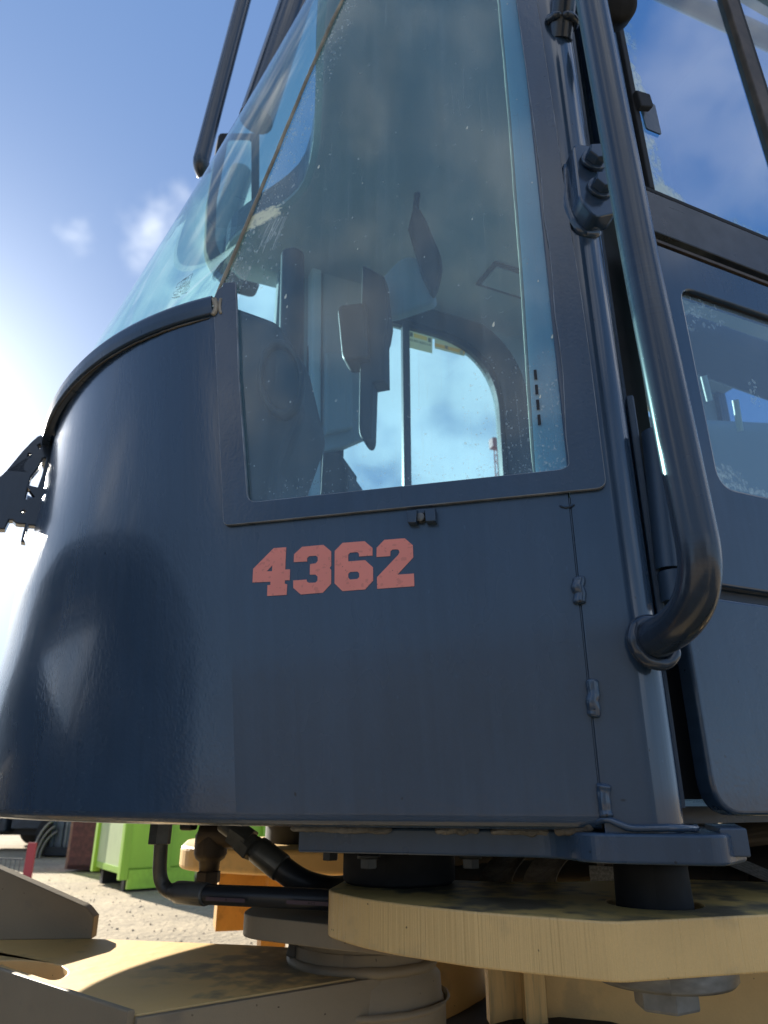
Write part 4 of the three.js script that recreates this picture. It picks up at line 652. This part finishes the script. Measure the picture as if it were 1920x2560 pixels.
  part('frame_tube', rod(V(along(1120, 2450, 1.62).x, 0.7, along(1120, 2450, 1.62).z), V(along(1120, 2450, 1.62).x, 1.402, along(1120, 2450, 1.62).z), 0.085, 0.085, 36), M.yellow, ch);
  part('frame_brace', rod(along(1040, 2490, 1.6), along(1240, 2600, 1.6), 0.02, 0.02, 12), M.grime, ch);
  part('wheel_arch', new THREE.TorusGeometry(0.5, 0.03, 12, 60).rotateY(-0.2).translate(along(2120, 2800, 1.34).x, along(2120, 2800, 1.34).y, along(2120, 2800, 1.34).z), M.grime, ch);
  part('unseen_main_frame', box(4.4, 0.5, 1.1, 0.9, 0.72, -1.45, 0.03), M.yellow, ch);  // unseen frame, axle and wheels, added to shade the ground in front
  part('unseen_axle_beam', box(0.3, 0.3, 2.6, -0.1, 0.62, -1.6, 0.03), M.yellow, ch);
  for (const [x, z] of [[-0.1, -0.75], [-0.1, -2.6], [2.2, -0.75], [2.2, -2.6]]) { const t = part('wheel', rod(V(x, 0.62, z - 0.22), V(x, 0.62, z + 0.22), 0.6, 0.6, 40), M.rubber, ch); part('rim', turned([[0, 0.23], [0.2, 0.23], [0.34, 0.24], [0.36, 0.2], [0, 0.2]], V(x, 0.62, z), V(0, 0, 1), 32), M.yellow, t); }
  // added unseen lift frame, shaped to mirror as dark arch and pale patch
  for (const x of [-2.75, -3.35]) part('added_lift_arm', ext([[-0.8, 0.4], [-0.8, 2.15, 0.3], [-0.4, 2.6, 0.3], [1.3, 2.72, 0.3], [2.3, 2.45, 0.3], [2.3, 0.4]], -0.05, 0.05, { holes: [[[-0.4, 2.26, 0.05], [0.75, 2.4, 0.05], [0.45, 1.75, 0.05]]] }).rotateY(-Math.PI / 2).translate(x, 0, -0.1), M.paintDark, ch);
  part('added_lift_cross', rod(V(-3.35, 2.45, 1.5), V(-2.75, 2.45, 1.5), 0.07), M.paintDark, ch); part('added_lift_base', box(1.2, 0.5, 2.8, -3.0, 0.45, 0.7, 0.03), M.yellow, ch);
  // far side: second mounting plate on its posts
  part('mounting_plate', plan([[...H(447, 2116), 0.1], H(640, 2124), H(900, 2125), H(1100, 2110), H(900, 2088), [...H(470, 2094), 0.12]], yB, yT, { bevel: 0.012, seg: 3 }), M.yellow, ch, 'mounting plate on the far side with a sunlit top');
  part('rubber_mount', rod(V(onY(760, 2105, 1.475).x, 1.47, onY(760, 2105, 1.475).z), V(onY(760, 2105, 1.475).x, 1.57, onY(760, 2105, 1.475).z), 0.12, 0.12, 28), M.rubber, ch);
  const postBox = (px0, px1, t, y0, y1, dep, m) => { const a = along(px0, 2200, t), b = along(px1, 2200, t), c = a.clone().add(b).multiplyScalar(0.5), w = a.distanceTo(b); return part('support_post', new THREE.BoxGeometry(w, y1 - y0, dep).rotateY(0.52).translate(c.x, (y0 + y1) / 2, c.z - dep / 2), m, ch); };
  const py = (px, p, t) => along(px, p, t).y;
  postBox(522, 662, 2.35, py(560, 2318, 2.35), 1.41, 0.14, M.orange);
  postBox(640, 700, 2.2, 0.5, py(640, 2322, 2.2), 0.1, M.orange);
  postBox(655, 720, 2.25, py(640, 2322, 2.2), 1.41, 0.08, M.orange);
}

// ------------------------------------------------------------------ hoses and fittings below the cab
const ferrule = (a, b, r) => { const d = b.clone().sub(a), l = d.length(); return turned([[0, 0], [r * 0.8, 0], [r * 0.82, l * 0.1], [r, l * 0.14], [r * 1.03, l * 0.3], [r * 1.03, l * 0.94], [r * 0.96, l], [0, l]], a, d, 28); };
{
  const q = inCab('hydraulic_hose', 'black hydraulic hose with a right-angled elbow pipe hanging under the cab front', 'hose'), t = 1.33;
  const P = (px, py, k = t) => along(px, py, k);
  const a = P(403, 2040), b = P(402, 2112), c = P(395, 2238), d = P(520, 2231, 1.26), e = P(830, 2246, 1.2), f = P(1000, 2262, 1.22);
  part('hex_nut', [hexHead(P(404, 2058), V(0, -1, 0.02), 0.0205, 0.036), turned([[0, 0], [0.018, 0], [0.018, -0.03], [0, -0.03]], P(404, 2078).setY(BOT), V(0, 1, 0), 20)], M.steel, q);
  part('elbow_pipe', bendTube([P(403, 2100), P(396, 2229), P(470, 2233, 1.29)], 0.0128, 0.05, 12, 20), M.steel, q);
  part('ferrule', ferrule(P(432, 2229, 1.305), P(519, 2236, 1.26), 0.0185), M.steel, q);
  part('hose_line', tube([P(515, 2236, 1.262), P(660, 2242, 1.22), P(830, 2250, 1.2), P(980, 2262, 1.24)], 0.0165, 40, 20), M.rubberGloss, q);
  const strip = (x0, x1, y0, y1, k0, k1, txt) => {
    const tx = canvasTex(256, 32, (g, w, h) => { g.fillStyle = '#4a3f4e'; g.fillRect(0, 0, w, h); g.fillStyle = '#1c1c26'; g.font = 'bold 26px sans-serif'; g.fillText(txt, w * 0.5, 26); });
    const p = [P(x0, y0, k0), P(x1, y0 + (x1 - x0) * 0.05, k1), P(x1, y1 + (x1 - x0) * 0.05, k1), P(x0, y1, k0)], g = new THREE.BufferGeometry(); g.setAttribute('position', new THREE.Float32BufferAttribute(p.flatMap((v) => v.toArray()), 3)); g.setAttribute('uv', new THREE.Float32BufferAttribute([0, 1, 1, 1, 1, 0, 0, 0], 2)); g.setIndex([0, 2, 1, 0, 3, 2]); g.computeVertexNormals(); part('hose_label', g, std(lin(1, 1, 1), 0.6, { map: tx }), q, 'dull printed strip on the hose');
  };
  strip(514, 612, 2242, 2252, 1.238, 1.206, 'R'); strip(716, 822, 2250, 2260, 1.18, 1.172, 'ACT');
}
{
  const q = inCab('hydraulic_hose', 'black hydraulic hose with slanting steel fittings beside the brown valve body', 'hose'), P = (px, py, k) => along(px, py, k);
  part('fitting', rod(P(560, 2058, 1.38), P(632, 2112, 1.34), 0.017, 0.017, 20), M.steel, q);
  part('hex_nut', [hexHead(P(585, 2078, 1.36), P(632, 2112, 1.34).sub(P(585, 2078, 1.36)), 0.026, 0.04)], M.steel, q);
  part('hex_nut', [hexHead(P(606, 2100, 1.35), P(640, 2132, 1.33).sub(P(606, 2100, 1.35)), 0.024, 0.03)], M.steel, q);
  part('ferrule', ferrule(P(634, 2115, 1.34), P(706, 2172, 1.31), 0.024), M.steel, q);
  part('hose_line', tube([P(700, 2168, 1.312), P(755, 2205, 1.3), P(820, 2222, 1.32), P(900, 2215, 1.4)], 0.0225, 36, 18), M.rubberGloss, q);
}
{
  const q = inCab('valve_body', 'brown primed valve body hanging under the cab beside the hoses', 'valve'), P = (px, py, k) => along(px, py, k);
  const c = P(527, 2120, 1.5), r = 0.034;
  part('body', turned([[0, 0], [0.02, 0], [0.022, 0.02], [0.03, 0.026], [r, 0.035], [r, 0.07], [0.026, 0.085], [0.026, 0.13], [0, 0.13]], V(c.x, P(527, 2178, 1.5).y, c.z), V(0, 1, 0), 28), M.brown, q);
  part('side_port', rod(P(500, 2085, 1.5), P(585, 2090, 1.5), 0.024, 0.024, 20), M.brown, q);
  part('plug', [hexHead(V(c.x, P(527, 2178, 1.5).y + 0.002, c.z), V(0, -1, 0), 0.025, 0.022), rod(V(c.x, P(527, 2178, 1.5).y - 0.02, c.z), V(c.x, P(527, 2178, 1.5).y - 0.05, c.z), 0.019, 0.019, 16)], M.brown, q);
  part('coil_box', box(0.03, 0.028, 0.03, P(470, 2068, 1.5).x, 1.558, P(470, 2075, 1.5).z, 0.006), M.black, q);
}
{
  const band = (x, y0, y1, k, w, label) => { const q = inCab('ground_strap', label, 'strap', 'braided earth straps under the cab'); const pts = [[x + 62, y0 - 12], [x + 34, y0 + 8], [x + 10, (y0 + y1) / 2], [x, y1]].map(([a, b]) => along(a, b, k)); const c = new THREE.CatmullRomCurve3(pts); part('strap_band', sheet((u, v) => { const p = c.getPoint(v); return V(p.x + (u - 0.5) * w, p.y, p.z + 0.004 * Math.sin(u * 6.28)); }, 10, 24, 0.004, [w * 6, 0.6]), std(lin(0.16, 0.16, 0.15), 0.7, { bumpMap: orangePeel, bumpScale: 0.004, map: dirtMap }), q); };
  band(1236, 2142, 2228, 1.3, 0.058, 'braided grey earth strap beside the black cushion under the cab base'); band(1345, 2142, 2228, 1.3, 0.058, 'braided grey earth strap beside the pale clip plate under the cab base');
  const q = inCab('hose_bundle', 'dark bundle of hoses and brackets in the gap beneath the side door', 'hoses'), P = (a, b, k) => along(a, b, k);
  const R = [[[1735, 2185, 1.4], [1830, 2205, 1.35], [1930, 2225, 1.3]], [[1500, 2150, 1.6], [1700, 2160, 1.6], [2000, 2190, 1.5]], [[1120, 2200, 1.7], [1400, 2180, 1.75], [1700, 2180, 1.7]], [[1740, 2150, 1.5], [1850, 2160, 1.45], [1960, 2150, 1.4]]];
  for (const l of R) part('hose_line', tube(l.map((v) => P(...v)), 0.03, 24, 14), M.rubber, q);
  part('clip_plate', new THREE.BoxGeometry(0.06, 0.05, 0.006).rotateY(-0.4).translate(...P(1512, 2200, 1.45).toArray()), M.zinc, q); part('clip_plate', new THREE.BoxGeometry(0.09, 0.02, 0.04).rotateZ(-0.4).translate(...P(1850, 2160, 1.3).toArray()), M.steel, q);
  part('hose_end', ferrule(P(1790, 2200, 1.36), P(1880, 2216, 1.32), 0.034), M.rubber, q);
  part('cross_member', new THREE.BoxGeometry(1.3, 0.1, 0.08).rotateY(0.3).translate(...P(1500, 2150, 2.0).toArray()), M.black, q);
}

// ------------------------------------------------------------------ things in the yard behind
{
  const a = groundAt(300, 2233), l = groundAt(229, 2206), dirW = l.clone().sub(a), wid = dirW.length(); dirW.normalize();
  const turn = Math.atan2(-dirW.z, dirW.x);                 // x along the short end
  const q = thing('roll_off_container', 'bright green roll-off container standing on the gravel', 'container', [a.x, 0, a.z], turn);
  const gm = std(lin(0.42, 0.74, 0.07), 0.45, { map: dirtLight }), dk = std(lin(0.36, 0.66, 0.06), 0.5, { map: dirtLight }), paleGreen = std(lin(0.6, 0.74, 0.4), 0.6, { map: dirtLight });
  const len = 5.2, h = 2.35, s = 1;                        // z axis: runs away from or along the side
  const side = (z) => z * s;
  part('end_wall', box(wid - 0.1, h - 0.35, 0.06, wid / 2, 0.35 + (h - 0.35) / 2, side(0.04)), paleGreen, q, 'end wall in a paler green');  // paler green than the side walls
  part('long_wall', box(0.06, h - 0.3, len, 0.03, 0.3 + (h - 0.3) / 2, side(len / 2)), gm, q);
  part('far_wall', box(0.06, h - 0.3, len, wid - 0.03, 0.3 + (h - 0.3) / 2, side(len / 2)), gm, q);
  part('back_wall', box(wid, h - 0.3, 0.06, wid / 2, 0.3 + (h - 0.3) / 2, side(len)), gm, q);
  part('floor_pan', box(wid, 0.1, len, wid / 2, 0.33, side(len / 2)), dk, q);
  for (const x of [0.05, wid - 0.05]) part('corner_post', box(0.14, h - 0.2, 0.14, x, 0.2 + (h - 0.2) / 2, side(0.02)), gm, q);
  for (let i = 0; i < 5; i++) part('wall_rib', box(0.09, h - 0.5, 0.12, -0.04, 0.35 + (h - 0.5) / 2, side(0.75 + i * 0.95)), dk, q);
  part('top_rail', box(0.12, 0.12, len, -0.02, h, side(len / 2)), gm, q);
  for (const x of [0.25, wid - 0.25]) part('skid', box(0.16, 0.28, 0.6, x, 0.14, side(0.4)), M.black, q);
  part('foot_skirt', box(0.08, 0.3, 1.2, 0.02, 0.2, side(0.7)), gm, q); part('foot_skirt', box(0.08, 0.3, 1.5, 0.02, 0.2, side(3.6)), gm, q);
}
{
  const a = groundAt(166, 2180), b = groundAt(240, 2192), q = thing('skip_bin', 'dark red skip with a sloping rim standing left of the green container', 'skip', [a.x, 0, a.z], -0.25);
  const m = std(lin(0.16, 0.045, 0.045), 0.6, { map: dirtMap }), lt = std(lin(0.42, 0.22, 0.18), 0.6, { map: dirtMap });
  part('side_wall', ext([[0, 0.05], [1.7, 0.05], [1.7, 1.62], [0, 1.25]], -0.05, 0, {}), m, q); part('end_wall', box(0.06, 1.2, 1.5, -0.03, 0.65, -0.75), lt, q);
  part('rim', ext([[-0.05, 1.22], [1.75, 1.6], [1.75, 1.72], [-0.05, 1.33]], -0.1, 0.06), lt, q); part('back_wall', ext([[0, 0.05], [1.7, 0.05], [1.7, 1.62], [0, 1.25]], -1.5, -1.45), m, q); part('floor_pan', box(1.7, 0.08, 1.5, 0.85, 0.1, -0.75), m, q);
}
{
  const a = groundAt(112, 2143), q = thing('storage_container', 'grey-blue ribbed storage container behind the red skip', 'container', [a.x, 0, a.z], -0.15), m = std(lin(0.2, 0.25, 0.3), 0.6, { map: dirtMap }), d = std(lin(0.12, 0.17, 0.24), 0.6, { map: dirtMap });
  part('wall', box(1.6, 2.3, 5, 0.8, 1.2, -2.6), m, q); for (let i = 0; i < 7; i++) part('wall_rib', box(0.1, 2.2, 0.06, 0.1 + i * 0.23, 1.2, -0.07), i % 3 ? m : d, q); part('base_rail', box(1.7, 0.2, 0.2, 0.85, 0.15, -0.05), M.black, q); part('door_bar', box(0.04, 2.1, 0.04, 0.5, 1.2, -0.02), M.zinc, q);
}
{
  const a = groundAt(92, 2146), q = thing('bent_sheets', 'white bent sheets leaning against the grey-blue container', 'sheets', [a.x, 0, a.z], 0.2), m = std(lin(0.72, 0.7, 0.66), 0.5, { map: dirtMap });
  for (let k = 0; k < 3; k++) part('sheet_panel', sheet((u, v) => { const t = v * 1.15; return V(-0.12 + 0.55 * (1 - Math.cos(t)) + k * 0.07, Math.sin(t) * (0.95 - k * 0.14), -u * 1.2 - k * 0.1); }, 2, 14, 0.03), m, q);
}
{
  const mk = (px, py, label, c, w, h, d, turn) => { const a = groundAt(px, py), q = thing('parked_truck', label, 'truck', [a.x, 0, a.z], turn), m = std(c, 0.5, { map: dirtMap });
    part('cab_body', box(w * 0.34, h, d, w * 0.17, 0.5 + h / 2, -d / 2, 0.08), m, q); part('cargo_body', box(w * 0.62, h * 0.9, d, w * 0.68, 0.6 + h * 0.45, -d / 2, 0.04), m, q); part('windscreen', box(w * 0.22, h * 0.3, 0.04, w * 0.17, 0.5 + h * 0.72, 0.01), M.rubberGloss, q); part('frame_rail', box(w, 0.16, d * 0.6, w / 2, 0.5, -d / 2), M.black, q);
    for (const x of [0.16, 0.62, 0.84]) part('wheel', rod(V(w * x, 0.48, -0.32), V(w * x, 0.48, 0.02), 0.48, 0.48, 24), M.rubber, q); for (const x of [0.06, 0.28]) part('headlight', box(0.22, 0.14, 0.04, w * x, 0.85, 0.02), M.zinc, q); };
  mk(-140, 2128, 'dark blue truck parked farthest back beyond the white sheets', lin(0.05, 0.075, 0.11), 5.2, 2.4, 2.3, -0.1);
  mk(22, 2112, 'pale grey-blue van parked beyond the dark blue truck', lin(0.3, 0.35, 0.4), 4.6, 2.0, 2.0, 0.15);
}
{
  const a = groundAt(60, 2240), q = thing('marker_board', 'small red board on a post with a wire basket, behind the gusset', 'marker', [a.x, 0, a.z], -0.3);
  part('board', box(0.17, 0.62, 0.03, 0, 0.5, 0), std(lin(0.42, 0.05, 0.06), 0.5), q); part('post', box(0.05, 0.3, 0.05, 0, 0.15, -0.02), M.steel, q); part('foot', box(0.5, 0.05, 0.3, -0.3, 0.03, 0), M.zinc, q);
  for (let i = 0; i < 6; i++) part('basket_wire', rod(V(-0.2 - i * 0.1, 0.05, 0), V(-0.2 - i * 0.1, 0.55, 0), 0.009, 0.009, 6), M.steel, q); part('basket_rim', box(0.62, 0.02, 0.02, -0.45, 0.55, 0), M.steel, q); part('basket_pan', box(0.62, 0.16, 0.3, -0.45, 0.15, 0), M.zinc, q);
}
{
  const d = ray(1248, 1180), k = 30 / Math.hypot(d.x, d.z), b = EYE.clone().addScaledVector(d, k), q = thing('light_mast', 'tall thin red lattice mast seen through the far cab window', 'mast', [b.x, 0, b.z], 0.4), m = std(lin(0.5, 0.12, 0.1), 0.6), top = EYE.y + ray(1255, 1120).y * 30 / Math.hypot(ray(1255, 1120).x, ray(1255, 1120).z);
  for (const [x, z] of [[-0.12, -0.12], [0.12, -0.12], [0.12, 0.12], [-0.12, 0.12]]) part('mast_leg', rod(V(x * 1.6, 0, z * 1.6), V(x, top, z), 0.03, 0.03, 8), m, q);
  const br = []; for (let i = 0; i < 34; i++) { const y = i * top / 34, y1 = (i + 1) * top / 34, s = i % 2 ? 1 : -1; br.push(rod(V(-0.15 * s, y, 0.13), V(0.15 * s, y1, 0.13), 0.018, 0.018, 6), rod(V(-0.15 * s, y, -0.13), V(0.15 * s, y1, -0.13), 0.018, 0.018, 6)); } part('lattice_brace', br, m, q);
  part('mast_head', box(0.5, 0.5, 0.4, -0.1, top + 0.2, 0, 0.05), m, q); part('head_arm', rod(V(-0.3, top, 0), V(0.45, top + 0.7, 0), 0.06, 0.05, 8), M.zinc, q);
}
renderer.render(scene, camera);
